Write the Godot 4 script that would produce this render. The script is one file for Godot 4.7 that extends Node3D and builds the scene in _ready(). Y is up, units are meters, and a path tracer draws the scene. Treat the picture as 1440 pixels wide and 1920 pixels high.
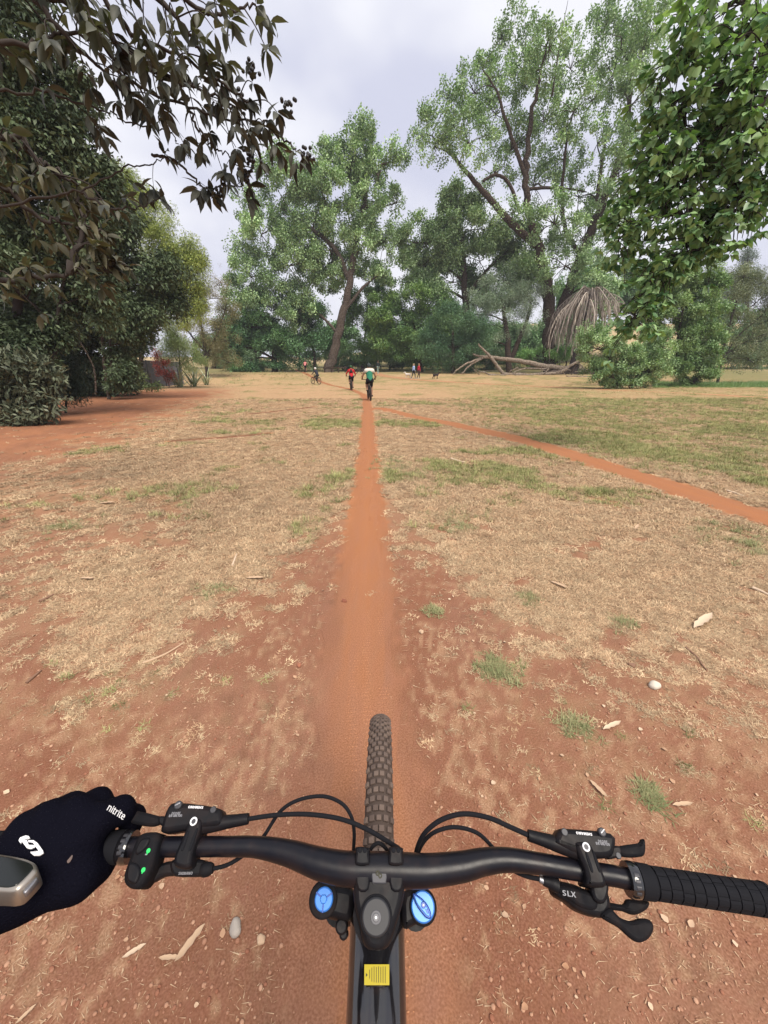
extends Node3D

const LENS := 723.0        # focal length in pixels of the 1440 x 1920 photograph
const PITCH := 0.3543
const EYE := Vector3(0, 1.48, 0)
const BAR_N := Vector3(0, 0.9073, 0.4205)    # normal of the plane the handlebar lies in
const BAR_V := Vector3(0, 0.4205, -0.9073)

var rng := RandomNumberGenerator.new()
var names := {}
var n_low := FastNoiseLite.new()
var n_mid := FastNoiseLite.new()
var n_fine := FastNoiseLite.new()
var M := {}
var bar_at := Vector3.ZERO
var paths: Array = []

func _ready():
	var cam := Camera3D.new()
	cam.name = "camera"
	cam.fov = 2.0 * rad_to_deg(atan(960.0 / LENS))
	cam.position = EYE
	cam.rotation.x = -PITCH
	cam.near = 0.03
	cam.far = 1500.0
	add_child(cam)
	cam.current = true
	var we := WorldEnvironment.new()
	we.name = "world_environment"
	var env := Environment.new()
	env.background_mode = Environment.BG_SKY
	env.sky = Sky.new()
	env.sky.sky_material = cloud_sky()
	env.tonemap_mode = Environment.TONE_MAPPER_LINEAR
	env.tonemap_exposure = 1.62
	env.fog_enabled = true
	env.fog_density = 0.0006
	env.fog_light_color = Color(0.86, 0.87, 0.93)
	env.sdfgi_enabled = true
	env.ssao_enabled = true
	env.ssil_enabled = true
	we.environment = env
	add_child(we)
	var sun := DirectionalLight3D.new()
	sun.name = "sun"
	sun.light_energy = 0.95
	sun.light_color = Color(1.0, 0.96, 0.9)
	sun.light_angular_distance = 32.0
	sun.shadow_enabled = true
	sun.rotation_degrees = Vector3(-58, 28, 0)
	add_child(sun)

	for p in [[n_low, 0.16], [n_mid, 0.9], [n_fine, 5.0]]:
		p[0].noise_type = FastNoiseLite.TYPE_SIMPLEX_SMOOTH
		p[0].frequency = p[1]
		p[0].fractal_octaves = 3
		p[0].seed = 11
	bar_at = at_axis(712, 1626, 0.42)
	make_materials()
	lay_paths()
	build_ground()
	build_grass()
	build_back_trees()
	build_left_trees()
	build_overhang_left()
	build_overhang_right()
	build_left_border()
	build_dead_wood()
	build_people()
	build_litter()
	build_bike()
	build_rider_arm()

func cloud_sky() -> PanoramaSkyMaterial:
	var w := 1024
	var h := 512
	var fn := FastNoiseLite.new()
	fn.noise_type = FastNoiseLite.TYPE_SIMPLEX_SMOOTH
	fn.fractal_octaves = 5
	fn.frequency = 1.7
	fn.seed = 5
	var im := Image.create(w, h, false, Image.FORMAT_RGBF)
	for j in h:
		var el := PI * (0.5 - (j + 0.5) / h)
		for i in w:
			var az := TAU * (i + 0.5) / w
			var d := Vector3(cos(el) * sin(az), sin(el) * 1.7, cos(el) * cos(az))
			var n := fn.get_noise_3dv(d + Vector3(0.35, 0, 0.1)) * 0.5 + 0.5
			var t := smoothstep(0.3, 0.64, n + 0.05)
			var c := Color(0.42, 0.434, 0.53).lerp(Color(0.59, 0.596, 0.64), t)
			var hor := smoothstep(0.3, 0.0, sin(el)) * 0.35
			c = c.lerp(Color(0.50, 0.51, 0.575), hor)
			if el < 0:
				c = Color(0.16, 0.12, 0.09)
			im.set_pixel(i, j, c)
	var s := PanoramaSkyMaterial.new()
	s.panorama = ImageTexture.create_from_image(im)
	return s

# ---------- placing ----------
func ray(px: float, py: float) -> Vector3:
	var a := (px - 720.0) / LENS
	var b := (960.0 - py) / LENS
	return Vector3(a, -sin(PITCH) + b * cos(PITCH), -cos(PITCH) - b * sin(PITCH))

func at_axis(px: float, py: float, d: float) -> Vector3:
	return EYE + ray(px, py) * d

func at(px: float, py: float, z: float) -> Vector3:
	var r := ray(px, py)
	return EYE + r * (z / -r.z)

func flat(px: float, py: float) -> Vector3:
	var r := ray(px, py)
	var p := EYE + r * (EYE.y / -r.y)
	return Vector3(p.x, land(p.x, -p.z), p.z)

func foot(px: float, z: float) -> Vector3:
	var x := 0.0
	for k in 3:
		var d := z * cos(PITCH) + (EYE.y - land(x, z)) * sin(PITCH)
		x = (px - 720.0) / LENS * d
	return Vector3(x, land(x, z), -z)

func on_bar(px: float, py: float, e := 0.0) -> Vector3:
	var r := ray(px, py)
	var p0 := bar_at + BAR_N * e
	return EYE + r * ((p0 - EYE).dot(BAR_N) / r.dot(BAR_N))

func land(x: float, z: float) -> float:
	var h := 1.1 * smoothstep(40.0, 64.0, z)
	if z > 66.0:
		var side := lerpf(0.3, 1.0, smoothstep(-25.0, 45.0, x))
		h += side * (15.0 * smoothstep(66.0, 150.0, z) + 9.0 * smoothstep(150.0, 380.0, z))
	if z > 3.0:
		h += n_low.get_noise_2d(x, z) * 0.06 * smoothstep(3.0, 14.0, z)
	return h

# ---------- tree of names ----------
func numbered(called: String) -> String:
	var k: int = names.get(called, 0)
	names[called] = k + 1
	return called if k == 0 else "%s_%03d" % [called, k]

func tag(o: Node, label: String, category := "", group := "", kind := ""):
	if label != "":
		o.set_meta("label", label)
	if category != "":
		o.set_meta("category", category)
	if group != "":
		o.set_meta("group", group)
	if kind != "":
		o.set_meta("kind", kind)

func thing(called: String, label: String, category: String, pos := Vector3.ZERO, turn := 0.0, group := "") -> Node3D:
	var o := Node3D.new()
	o.name = numbered(called)
	add_child(o)
	o.position = pos
	o.rotation.y = turn
	tag(o, label, category, group)
	return o

func put(called: String, mesh: Mesh, m: Material, parent: Node, xf := Transform3D.IDENTITY) -> MeshInstance3D:
	var o := MeshInstance3D.new()
	o.name = numbered(called) if parent == self else local_name(parent, called)
	o.mesh = mesh
	if m:
		o.material_override = m
	o.transform = xf
	parent.add_child(o, true)
	return o

func local_name(parent: Node, called: String) -> String:
	var key := "%d/%s" % [parent.get_instance_id(), called]
	var k: int = names.get(key, 0)
	names[key] = k + 1
	return called if k == 0 else "%s_%03d" % [called, k]

func many(called: String, mesh: Mesh, m: Material, parent: Node, xfs: Array, cols: Array) -> MultiMeshInstance3D:
	var mm := MultiMesh.new()
	mm.transform_format = MultiMesh.TRANSFORM_3D
	mm.use_colors = true
	mm.mesh = mesh
	mm.instance_count = xfs.size()
	for i in xfs.size():
		mm.set_instance_transform(i, xfs[i])
		mm.set_instance_color(i, cols[i])
	var o := MultiMeshInstance3D.new()
	o.name = numbered(called) if parent == self else local_name(parent, called)
	o.multimesh = mm
	o.material_override = m
	o.set_meta("kind", "stuff")
	parent.add_child(o, true)
	return o

# ---------- materials ----------
func mat(c: Color, rough := 0.7, metal := 0.0, spec := 0.5) -> StandardMaterial3D:
	var m := StandardMaterial3D.new()
	m.albedo_color = c.linear_to_srgb()
	m.roughness = rough
	m.metallic = metal
	m.metallic_specular = spec
	return m

func tinted(rough := 0.8, spec := 0.3, back := Color(0, 0, 0)) -> StandardMaterial3D:
	var m := StandardMaterial3D.new()
	m.albedo_color = Color.WHITE
	m.vertex_color_use_as_albedo = true
	m.roughness = rough
	m.metallic_specular = spec
	m.cull_mode = BaseMaterial3D.CULL_DISABLED
	if back.r + back.g + back.b > 0:
		m.backlight_enabled = true
		m.backlight = back
	return m

func noise_tex(freq: float, oct: int, lo: Color, hi: Color, size := 1024, seed_ := 1, type := FastNoiseLite.TYPE_SIMPLEX_SMOOTH) -> NoiseTexture2D:
	var t := NoiseTexture2D.new()
	t.width = size
	t.height = size
	t.seamless = true
	t.noise = FastNoiseLite.new()
	t.noise.noise_type = type
	t.noise.frequency = freq
	t.noise.fractal_octaves = oct
	t.noise.seed = seed_
	var g := Gradient.new()
	g.set_color(0, lo)
	g.set_color(1, hi)
	t.color_ramp = g
	return t

func bump_tex(freq: float, oct: int, strength: float, size := 512, seed_ := 2) -> NoiseTexture2D:
	var t := NoiseTexture2D.new()
	t.width = size
	t.height = size
	t.seamless = true
	t.as_normal_map = true
	t.bump_strength = strength
	t.noise = FastNoiseLite.new()
	t.noise.noise_type = FastNoiseLite.TYPE_SIMPLEX_SMOOTH
	t.noise.frequency = freq
	t.noise.fractal_octaves = oct
	t.noise.seed = seed_
	return t

func bumpy(m: StandardMaterial3D, tex: Texture2D, depth: float, per_metre: float):
	m.normal_enabled = true
	m.normal_texture = tex
	m.normal_scale = depth
	m.uv1_triplanar = true
	m.uv1_world_triplanar = false
	m.uv1_scale = Vector3.ONE * per_metre

func make_materials():
	var soil := tinted(0.95, 0.15)
	soil.albedo_texture = noise_tex(0.06, 6, Color(0.74, 0.69, 0.65), Color(1.0, 1.0, 1.0), 2048, 3)
	soil.uv1_triplanar = true
	soil.uv1_world_triplanar = true
	soil.uv1_scale = Vector3.ONE * 0.95
	soil.normal_enabled = true
	soil.normal_texture = bump_tex(0.07, 5, 5.0, 1024)
	soil.normal_scale = 0.28
	M.soil = soil
	M.straw = tinted(0.8, 0.25, Color(0.4, 0.36, 0.25))
	M.leaf = tinted(0.5, 0.45, Color(0.42, 0.55, 0.25))
	M.dark_leaf = tinted(0.5, 0.4, Color(0.22, 0.24, 0.12))
	var bark := mat(Color(0.13, 0.1, 0.08), 0.95, 0, 0.2)
	bark.albedo_texture = noise_tex(0.03, 5, Color(0.45, 0.42, 0.4), Color(1, 1, 1), 512, 8)
	bumpy(bark, bump_tex(0.04, 5, 16.0), 1.2, 0.28)
	M.bark = bark
	var pale: StandardMaterial3D = bark.duplicate()
	pale.albedo_color = Color(0.52, 0.44, 0.36).linear_to_srgb()
	M.pale_bark = pale
	var grey: StandardMaterial3D = bark.duplicate()
	grey.albedo_color = Color(0.2, 0.165, 0.14).linear_to_srgb()
	M.grey_bark = grey
	M.dark_bark = mat(Color(0.05, 0.042, 0.038), 0.9, 0, 0.2)
	M.stone = mat(Color(0.55, 0.5, 0.42), 0.9)
	M.body = tinted(0.85, 0.25)
	var grime := noise_tex(0.03, 5, Color(0.62, 0.62, 0.62), Color(1, 1, 1), 512, 41)
	M.satin = mat(Color(0.005, 0.005, 0.0085), 0.34, 0.0, 0.36)
	M.black = mat(Color(0.0055, 0.0055, 0.0075), 0.5, 0.0, 0.3)
	M.matt = mat(Color(0.007, 0.007, 0.009), 0.72, 0.0, 0.25)
	M.gloss = mat(Color(0.008, 0.008, 0.01), 0.12, 0.0, 0.5)
	M.gloss.clearcoat_enabled = true
	M.gloss.clearcoat = 1.0
	M.gloss.clearcoat_roughness = 0.05
	for k in ["satin", "black", "matt", "gloss"]:
		var bm: StandardMaterial3D = M[k]
		bm.uv1_triplanar = true
		bm.uv1_scale = Vector3.ONE * 5.0
		bm.roughness_texture = grime
		bm.roughness = minf(1.0, bm.roughness * 1.25)
		bm.detail_enabled = true
		bm.detail_blend_mode = BaseMaterial3D.BLEND_MODE_MIX
		bm.detail_albedo = dust_specks()
		bm.detail_uv_layer = BaseMaterial3D.DETAIL_UV_1
	M.rubber = mat(Color(0.0075, 0.0078, 0.0105), 0.85, 0.0, 0.3)
	M.tyre = mat(Color(0.075, 0.056, 0.048), 0.92, 0.0, 0.25)
	M.knob = mat(Color(0.125, 0.094, 0.08), 0.95, 0.0, 0.2)
	M.steel = mat(Color(0.3, 0.3, 0.32), 0.45, 0.9)
	M.grey_metal = mat(Color(0.045, 0.045, 0.052), 0.5, 0.3)
	M.white_print = mat(Color(0.75, 0.75, 0.77), 0.6)
	M.grey_print = mat(Color(0.2, 0.2, 0.22), 0.6)
	M.green_print = mat(Color(0.02, 0.55, 0.12), 0.6)
	M.blue = mat(Color(0.035, 0.17, 0.55), 0.33, 0.2)
	M.blue_dark = mat(Color(0.015, 0.06, 0.28), 0.35, 0.2)
	M.yellow = mat(Color(0.42, 0.34, 0.012), 0.5)
	M.ink = mat(Color(0.03, 0.028, 0.01), 0.6)
	M.bronze = mat(Color(0.42, 0.38, 0.33), 0.42, 0.9)
	M.screen = mat(Color(0.004, 0.006, 0.004), 0.08, 0.0, 0.5)

# thin reddish dust in patches and specks, clear elsewhere
var specks: ImageTexture
func dust_specks() -> ImageTexture:
	if specks:
		return specks
	var n := 512
	var a := FastNoiseLite.new()
	a.frequency = 0.012
	a.fractal_octaves = 4
	var im := Image.create(n, n, false, Image.FORMAT_RGBA8)
	var r := RandomNumberGenerator.new()
	r.seed = 88
	for j in n:
		for i in n:
			var v := a.get_noise_2d(i, j) * 0.5 + 0.5
			var al := 0.035 * smoothstep(0.45, 0.75, v) + (0.16 if r.randf() < 0.004 * smoothstep(0.35, 0.7, v) else 0.0)
			im.set_pixel(i, j, Color(0.50, 0.36, 0.28, al))
	specks = ImageTexture.create_from_image(im)
	return specks

# ---------- shapes ----------
func begin() -> SurfaceTool:
	var st := SurfaceTool.new()
	st.begin(Mesh.PRIMITIVE_TRIANGLES)
	return st

func done(st: SurfaceTool) -> ArrayMesh:
	st.generate_normals()
	return st.commit()

func quad(st: SurfaceTool, a: Vector3, b: Vector3, c: Vector3, d: Vector3):
	st.add_vertex(a); st.add_vertex(b); st.add_vertex(c)
	st.add_vertex(a); st.add_vertex(c); st.add_vertex(d)

func spline(pts: Array, per: int) -> PackedVector3Array:
	var out := PackedVector3Array()
	for i in pts.size() - 1:
		var p0: Vector3 = pts[maxi(i - 1, 0)]
		var p1: Vector3 = pts[i]
		var p2: Vector3 = pts[i + 1]
		var p3: Vector3 = pts[mini(i + 2, pts.size() - 1)]
		for k in per:
			var t := float(k) / per
			out.append(0.5 * (2.0 * p1 + (p2 - p0) * t + (2.0 * p0 - 5.0 * p1 + 4.0 * p2 - p3) * t * t + (3.0 * p1 - p0 - 3.0 * p2 + p3) * t * t * t))
	out.append(pts[-1])
	return out

# a tube along points; radii may be given per point of "radii" (spread evenly along it)
func tube(st: SurfaceTool, pts: PackedVector3Array, radii: Array, sides: int, caps := true, flat_y := 1.0):
	var n := pts.size()
	var rings: Array = []
	var ref := Vector3.UP
	var first := (pts[1] - pts[0]).normalized()
	if absf(first.dot(ref)) > 0.9:
		ref = Vector3.RIGHT
	var u := first.cross(ref).normalized()
	for i in n:
		var dir := (pts[mini(i + 1, n - 1)] - pts[maxi(i - 1, 0)]).normalized()
		u = (u - dir * u.dot(dir)).normalized()
		var v := dir.cross(u)
		var f := float(i) / (n - 1) * (radii.size() - 1)
		var k := mini(int(f), radii.size() - 2) if radii.size() > 1 else 0
		var r: float = lerpf(radii[k], radii[k + 1], f - k) if radii.size() > 1 else radii[0]
		var ring := PackedVector3Array()
		for s in sides:
			var a := TAU * s / sides
			ring.append(pts[i] + u * cos(a) * r + v * sin(a) * r * flat_y)
		rings.append(ring)
	st.set_smooth_group(0)
	for i in n - 1:
		for s in sides:
			var t := (s + 1) % sides
			quad(st, rings[i][s], rings[i + 1][s], rings[i + 1][t], rings[i][t])
	if caps:
		st.set_smooth_group(1)
		for s in sides:
			var t := (s + 1) % sides
			st.add_vertex(pts[0]); st.add_vertex(rings[0][s]); st.add_vertex(rings[0][t])
			st.add_vertex(pts[n - 1]); st.add_vertex(rings[n - 1][t]); st.add_vertex(rings[n - 1][s])
		st.set_smooth_group(0)

func rod(a: Vector3, b: Vector3, r0: float, r1: float, sides := 10) -> ArrayMesh:
	var st := begin()
	tube(st, PackedVector3Array([a, b]), [r0, r1], sides)
	return done(st)

# a box with chamfered edges
func block(size: Vector3, bev: float) -> ArrayMesh:
	var h := size * 0.5
	var poly := PackedVector2Array([Vector2(-h.x, -h.z), Vector2(h.x, -h.z), Vector2(h.x, h.z), Vector2(-h.x, h.z)])
	return prism(poly, size.y, bev, Transform3D(Basis(Vector3.RIGHT, Vector3.FORWARD, Vector3.UP), Vector3(0, h.y, 0)))

func inset(poly: PackedVector2Array, by: float) -> PackedVector2Array:
	var out := PackedVector2Array()
	var n := poly.size()
	for i in n:
		var a := (poly[i] - poly[(i + n - 1) % n]).normalized()
		var b := (poly[(i + 1) % n] - poly[i]).normalized()
		var na := Vector2(-a.y, a.x)
		var nb := Vector2(-b.y, b.x)
		var m := na + nb
		var l := m.length()
		m = na if l < 0.01 else m / l
		out.append(poly[i] + m * by / maxf(m.dot(na), 0.5))
	return out

# polygon (x, y of xf's plane; z towards the viewer) with the top face at z = 0, sunk by thick, edges rounded by bev
func prism(poly_: PackedVector2Array, thick: float, bev: float, xf: Transform3D) -> ArrayMesh:
	var poly := poly_
	var area := 0.0
	for i in poly.size():
		var q := poly[(i + 1) % poly.size()]
		area += poly[i].x * q.y - q.x * poly[i].y
	if area < 0:
		poly = poly.duplicate()
		poly.reverse()
	var rings: Array = []
	for step in [[1.0, 0.0], [0.3, -0.3 * bev], [0.0, -bev], [0.0, -thick + bev * 0.6], [0.6, -thick]]:
		var p2 := inset(poly, step[0] * bev)
		var ring := PackedVector3Array()
		for p in p2:
			ring.append(xf * Vector3(p.x, p.y, step[1]))
		rings.append(ring)
	var st := begin()
	var n := poly.size()
	for r in 4:
		st.set_smooth_group(-1 if r == 2 and n < 9 else 2)
		for i in n:
			var j := (i + 1) % n
			quad(st, rings[r][i], rings[r][j], rings[r + 1][j], rings[r + 1][i])
	st.set_smooth_group(5)
	var tri := Geometry2D.triangulate_polygon(inset(poly, bev))
	if tri.is_empty():
		tri = Geometry2D.triangulate_polygon(poly)
	for k in range(0, tri.size(), 3):
		var a: Vector3 = rings[0][tri[k]]
		var b: Vector3 = rings[0][tri[k + 1]]
		var c: Vector3 = rings[0][tri[k + 2]]
		if (b - a).cross(c - a).dot(xf.basis.z) > 0:
			var s := b
			b = c
			c = s
		st.add_vertex(a); st.add_vertex(b); st.add_vertex(c)
		a = rings[4][tri[k]]
		b = rings[4][tri[k + 1]]
		c = rings[4][tri[k + 2]]
		if (b - a).cross(c - a).dot(xf.basis.z) < 0:
			var s2 := b
			b = c
			c = s2
		st.add_vertex(a); st.add_vertex(b); st.add_vertex(c)
	return done(st)

func rounded(pts: Array, per: int) -> PackedVector2Array:
	var out := PackedVector2Array()
	var n := pts.size()
	for i in n:
		var p0: Vector2 = pts[(i + n - 1) % n]
		var p1: Vector2 = pts[i]
		var p2: Vector2 = pts[(i + 1) % n]
		var p3: Vector2 = pts[(i + 2) % n]
		for k in per:
			var t := float(k) / per
			out.append(0.5 * (2.0 * p1 + (p2 - p0) * t + (2.0 * p0 - 5.0 * p1 + 4.0 * p2 - p3) * t * t + (3.0 * p1 - p0 - 3.0 * p2 + p3) * t * t * t))
	return out

# outline on the handlebar's plane, at height e above it, with its own thickness
func slab(outline: Array, e: float, thick: float, bev := 0.0015, per := 3) -> ArrayMesh:
	var p2: Array = []
	for q in outline:
		var w := on_bar(q[0], q[1], e) - bar_at
		p2.append(Vector2(w.x, w.dot(BAR_V)))
	var poly := rounded(p2, per) if per > 1 else PackedVector2Array(p2)
	return prism(poly, thick, bev, Transform3D(Basis(Vector3.RIGHT, BAR_V, BAR_N), bar_at + BAR_N * e))

func disc(r: float, thick: float, bev: float, n := 28) -> ArrayMesh:
	var poly := PackedVector2Array()
	for i in n:
		poly.append(Vector2(cos(TAU * i / n), sin(TAU * i / n)) * r)
	return prism(poly, thick, bev, Transform3D.IDENTITY)

func ring_mesh(r_big: float, r_small: float, n := 28, m := 10) -> ArrayMesh:
	var t := TorusMesh.new()
	t.inner_radius = r_big - r_small
	t.outer_radius = r_big + r_small
	t.rings = n
	t.ring_segments = m
	return as_array(t)

func as_array(m: Mesh) -> ArrayMesh:
	var st := SurfaceTool.new()
	st.append_from(m, 0, Transform3D.IDENTITY)
	return st.commit()

func lettering(text: String, height: float, depth: float, bold := false) -> TextMesh:
	var t := TextMesh.new()
	t.text = text
	var f := SystemFont.new()
	f.font_names = PackedStringArray(["Droid Sans"])
	f.font_weight = 700 if bold else 400
	t.font = f
	t.font_size = 32
	t.pixel_size = height / 23.0
	t.depth = depth
	t.curve_step = 2.0
	return t

# ---------- leaves ----------
# one leaf along +Z from the origin; profile: list of [along, half width, drop]
func leaf_mesh(length: float, prof: Array, fold: float) -> ArrayMesh:
	var st := begin()
	st.set_smooth_group(0)
	for i in prof.size() - 1:
		var a: Array = prof[i]
		var b: Array = prof[i + 1]
		var am := Vector3(0, a[2], a[0]) * length
		var bm := Vector3(0, b[2], b[0]) * length
		var al := Vector3(-a[1], a[2] + a[1] * fold, a[0]) * length
		var ar := Vector3(a[1], a[2] + a[1] * fold, a[0]) * length
		var bl := Vector3(-b[1], b[2] + b[1] * fold, b[0]) * length
		var br := Vector3(b[1], b[2] + b[1] * fold, b[0]) * length
		for q in [[am, al, bl, bm], [am, bm, br, ar]]:
			if q[0].distance_to(q[1]) > 1e-5 and q[0].distance_to(q[3]) > 1e-5 or q[2].distance_to(q[3]) > 1e-5:
				quad(st, q[0], q[1], q[2], q[3])
	return done(st)

func clump_mesh(n: int, size: float, wide: float, seed_: int, droop := 0.0) -> ArrayMesh:
	var r := RandomNumberGenerator.new()
	r.seed = seed_
	var v := PackedVector3Array()
	var nn := PackedVector3Array()
	for i in n:
		var d := Vector3(r.randfn(), r.randfn(), r.randfn()).normalized()
		var p := d * pow(r.randf(), 0.5)
		var dir := (d * 0.7 + Vector3(r.randfn(), r.randfn() - droop, r.randfn()) * 0.6).normalized()
		var up := Vector3(r.randfn() * 0.7, 1.0, r.randfn() * 0.7)
		var side := dir.cross(up).normalized()
		var nrm := side.cross(dir).normalized()
		var l := size * r.randf_range(0.7, 1.2)
		var w := l * wide
		var tip := p + dir * l - nrm * l * 0.15
		var mid := p + dir * l * 0.45
		var a := mid + side * w * 0.5 + nrm * w * 0.15
		var b := mid - side * w * 0.5 + nrm * w * 0.15
		v.append_array([p, tip, a, p, b, tip])
		for k in 6:
			nn.append(nrm)
	var arr: Array = []
	arr.resize(Mesh.ARRAY_MAX)
	arr[Mesh.ARRAY_VERTEX] = v
	arr[Mesh.ARRAY_NORMAL] = nn
	var m := ArrayMesh.new()
	m.add_surface_from_arrays(Mesh.PRIMITIVE_TRIANGLES, arr)
	return m

# ---------- a body as one skin over tapered bones ----------
# bone: [from, to, radius, radius, colour]
func body(bones: Array, cell: float, blend: float) -> ArrayMesh:
	var lo := Vector3.ONE * 1e9
	var hi := -lo
	for b in bones:
		for k in 2:
			var r: float = b[2 + k] + cell * 2.5
			lo = lo.min(b[k] - Vector3.ONE * r)
			hi = hi.max(b[k] + Vector3.ONE * r)
	var nx := int(ceil((hi.x - lo.x) / cell)) + 2
	var ny := int(ceil((hi.y - lo.y) / cell)) + 2
	var nz := int(ceil((hi.z - lo.z) / cell)) + 2
	var field := PackedFloat32Array()
	field.resize(nx * ny * nz)
	field.fill(10.0)
	var near := PackedFloat32Array()
	near.resize(nx * ny * nz)
	near.fill(10.0)
	var who := PackedInt32Array()
	who.resize(nx * ny * nz)
	for bi in bones.size():
		var b: Array = bones[bi]
		var a: Vector3 = b[0]
		var e: Vector3 = b[1]
		var ra: float = b[2]
		var rb: float = b[3]
		var ab := e - a
		var l2 := maxf(ab.length_squared(), 1e-9)
		var grow := maxf(ra, rb) + blend + cell * 2.0
		var p0 := ((a.min(e) - Vector3.ONE * grow - lo) / cell).floor()
		var p1 := ((a.max(e) + Vector3.ONE * grow - lo) / cell).ceil()
		for k in range(maxi(int(p0.z), 0), mini(int(p1.z) + 1, nz)):
			for j in range(maxi(int(p0.y), 0), mini(int(p1.y) + 1, ny)):
				var row := (k * ny + j) * nx
				for i in range(maxi(int(p0.x), 0), mini(int(p1.x) + 1, nx)):
					var q := lo + Vector3(i, j, k) * cell - a
					var t := clampf(q.dot(ab) / l2, 0.0, 1.0)
					var d := (q - ab * t).length() - lerpf(ra, rb, t)
					var at_ := row + i
					if d < near[at_]:
						near[at_] = d
						who[at_] = bi
					var f := field[at_]
					var h := maxf(blend - absf(f - d), 0.0)
					field[at_] = minf(f, d) - h * h / (4.0 * blend)
	var vid := {}
	var v := PackedVector3Array()
	var c := PackedColorArray()
	var offs := [0, 1, nx, nx + 1, nx * ny, nx * ny + 1, nx * ny + nx, nx * ny + nx + 1]
	var corner := [Vector3(0, 0, 0), Vector3(1, 0, 0), Vector3(0, 1, 0), Vector3(1, 1, 0), Vector3(0, 0, 1), Vector3(1, 0, 1), Vector3(0, 1, 1), Vector3(1, 1, 1)]
	var edges := [[0, 1], [2, 3], [4, 5], [6, 7], [0, 2], [1, 3], [4, 6], [5, 7], [0, 4], [1, 5], [2, 6], [3, 7]]
	var far := cell * 2.0
	for k in nz - 1:
		for j in ny - 1:
			for i in nx - 1:
				var o := (k * ny + j) * nx + i
				var f0 := field[o]
				if f0 > far or f0 < -far:
					continue
				var neg := 0
				for s in offs:
					if field[o + s] < 0:
						neg += 1
				if neg == 0 or neg == 8:
					continue
				var sum := Vector3.ZERO
				var cnt := 0
				for ed in edges:
					var fa := field[o + offs[ed[0]]]
					var fb := field[o + offs[ed[1]]]
					if (fa < 0) != (fb < 0):
						sum += (corner[ed[0]] as Vector3).lerp(corner[ed[1]], fa / (fa - fb))
						cnt += 1
				vid[o] = v.size()
				v.append(lo + (Vector3(i, j, k) + sum / cnt) * cell)
				c.append(bones[who[o]][4])
	var idx := PackedInt32Array()
	var steps := [1, nx, nx * ny]
	for o in vid:
		for ax in 3:
			var f0 := field[o]
			var f1 := field[o + steps[ax]]
			if (f0 < 0) == (f1 < 0):
				continue
			var s1: int = steps[(ax + 1) % 3]
			var s2: int = steps[(ax + 2) % 3]
			if not (vid.has(o - s1) and vid.has(o - s2) and vid.has(o - s1 - s2)):
				continue
			var q := [vid[o], vid[o - s1], vid[o - s1 - s2], vid[o - s2]]
			if f0 < 0:
				idx.append_array([q[0], q[2], q[1], q[0], q[3], q[2]])
			else:
				idx.append_array([q[0], q[1], q[2], q[0], q[2], q[3]])
	var nn := PackedVector3Array()
	nn.resize(v.size())
	for t in range(0, idx.size(), 3):
		var fn := (v[idx[t + 2]] - v[idx[t]]).cross(v[idx[t + 1]] - v[idx[t]])
		for k in 3:
			nn[idx[t + k]] += fn
	for i in nn.size():
		nn[i] = nn[i].normalized()
	var arr: Array = []
	arr.resize(Mesh.ARRAY_MAX)
	arr[Mesh.ARRAY_VERTEX] = v
	arr[Mesh.ARRAY_NORMAL] = nn
	arr[Mesh.ARRAY_COLOR] = c
	arr[Mesh.ARRAY_INDEX] = idx
	var m := ArrayMesh.new()
	m.add_surface_from_arrays(Mesh.PRIMITIVE_TRIANGLES, arr)
	return m

# ---------- ground ----------
func lay_paths():
	# [points on the ground, half widths]; widths in metres
	var main: Array = []
	for q in [[712, 1900], [705, 1700], [692, 1500], [682, 1250], [684, 1080], [688, 950], [690, 850], [690, 790], [689, 765]]:
		main.append(flat(q[0], q[1]))
	for z in [-0.25, 0.0, 0.3, 0.7, 1.2]:
		main.push_front(Vector3(-0.02, 0, z))
	for q in [[684, 23.0], [668, 29.0], [640, 36.0], [605, 45.0], [577, 56.0], [562, 66.0], [556, 80.0]]:
		main.append(foot(q[0], q[1]))
	paths.append([spline(main, 8), 0.2, 0.0])
	var right: Array = [flat(692, 768)]
	for q in [[712, 766], [745, 774], [790, 784], [850, 795], [930, 813], [1050, 847], [1150, 879], [1250, 909], [1350, 943], [1440, 972], [1560, 1015], [1760, 1090]]:
		right.append(flat(q[0], q[1]))
	paths.append([spline(right, 8), 0.27, 0.0])
	var cross: Array = []
	for q in [[702, 66.0], [706, 58.0], [735, 52.0], [800, 47.5], [880, 44.5], [960, 40.0], [1080, 34.0], [1200, 29.0], [1330, 25.0], [1460, 21.5], [1700, 17.0]]:
		cross.append(foot(q[0], q[1]))
	paths.append([spline(cross, 8), 0.55, 0.75])
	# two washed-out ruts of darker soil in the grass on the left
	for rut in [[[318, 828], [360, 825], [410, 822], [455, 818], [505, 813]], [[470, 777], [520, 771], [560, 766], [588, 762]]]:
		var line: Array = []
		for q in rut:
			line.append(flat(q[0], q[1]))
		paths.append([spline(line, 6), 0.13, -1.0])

func path_near(x: float, z: float) -> Vector2:
	# how deep inside a path (metres from the middle over half width), and how straw-pale that path is
	var best := 9.0
	var pale := 0.0
	for p in paths:
		var pts: PackedVector3Array = p[0]
		var q := Vector2(x, -z)
		for i in range(0, pts.size() - 1, 1):
			var a := Vector2(pts[i].x, pts[i].z)
			if absf(a.y - q.y) > 3.5 and absf(a.x - q.x) > 3.5:
				continue
			var b := Vector2(pts[i + 1].x, pts[i + 1].z)
			var d: float = Geometry2D.get_closest_point_to_segment(q, a, b).distance_to(q) / p[1]
			if d < best:
				best = d
				pale = p[2]
	return Vector2(best, pale)

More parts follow.
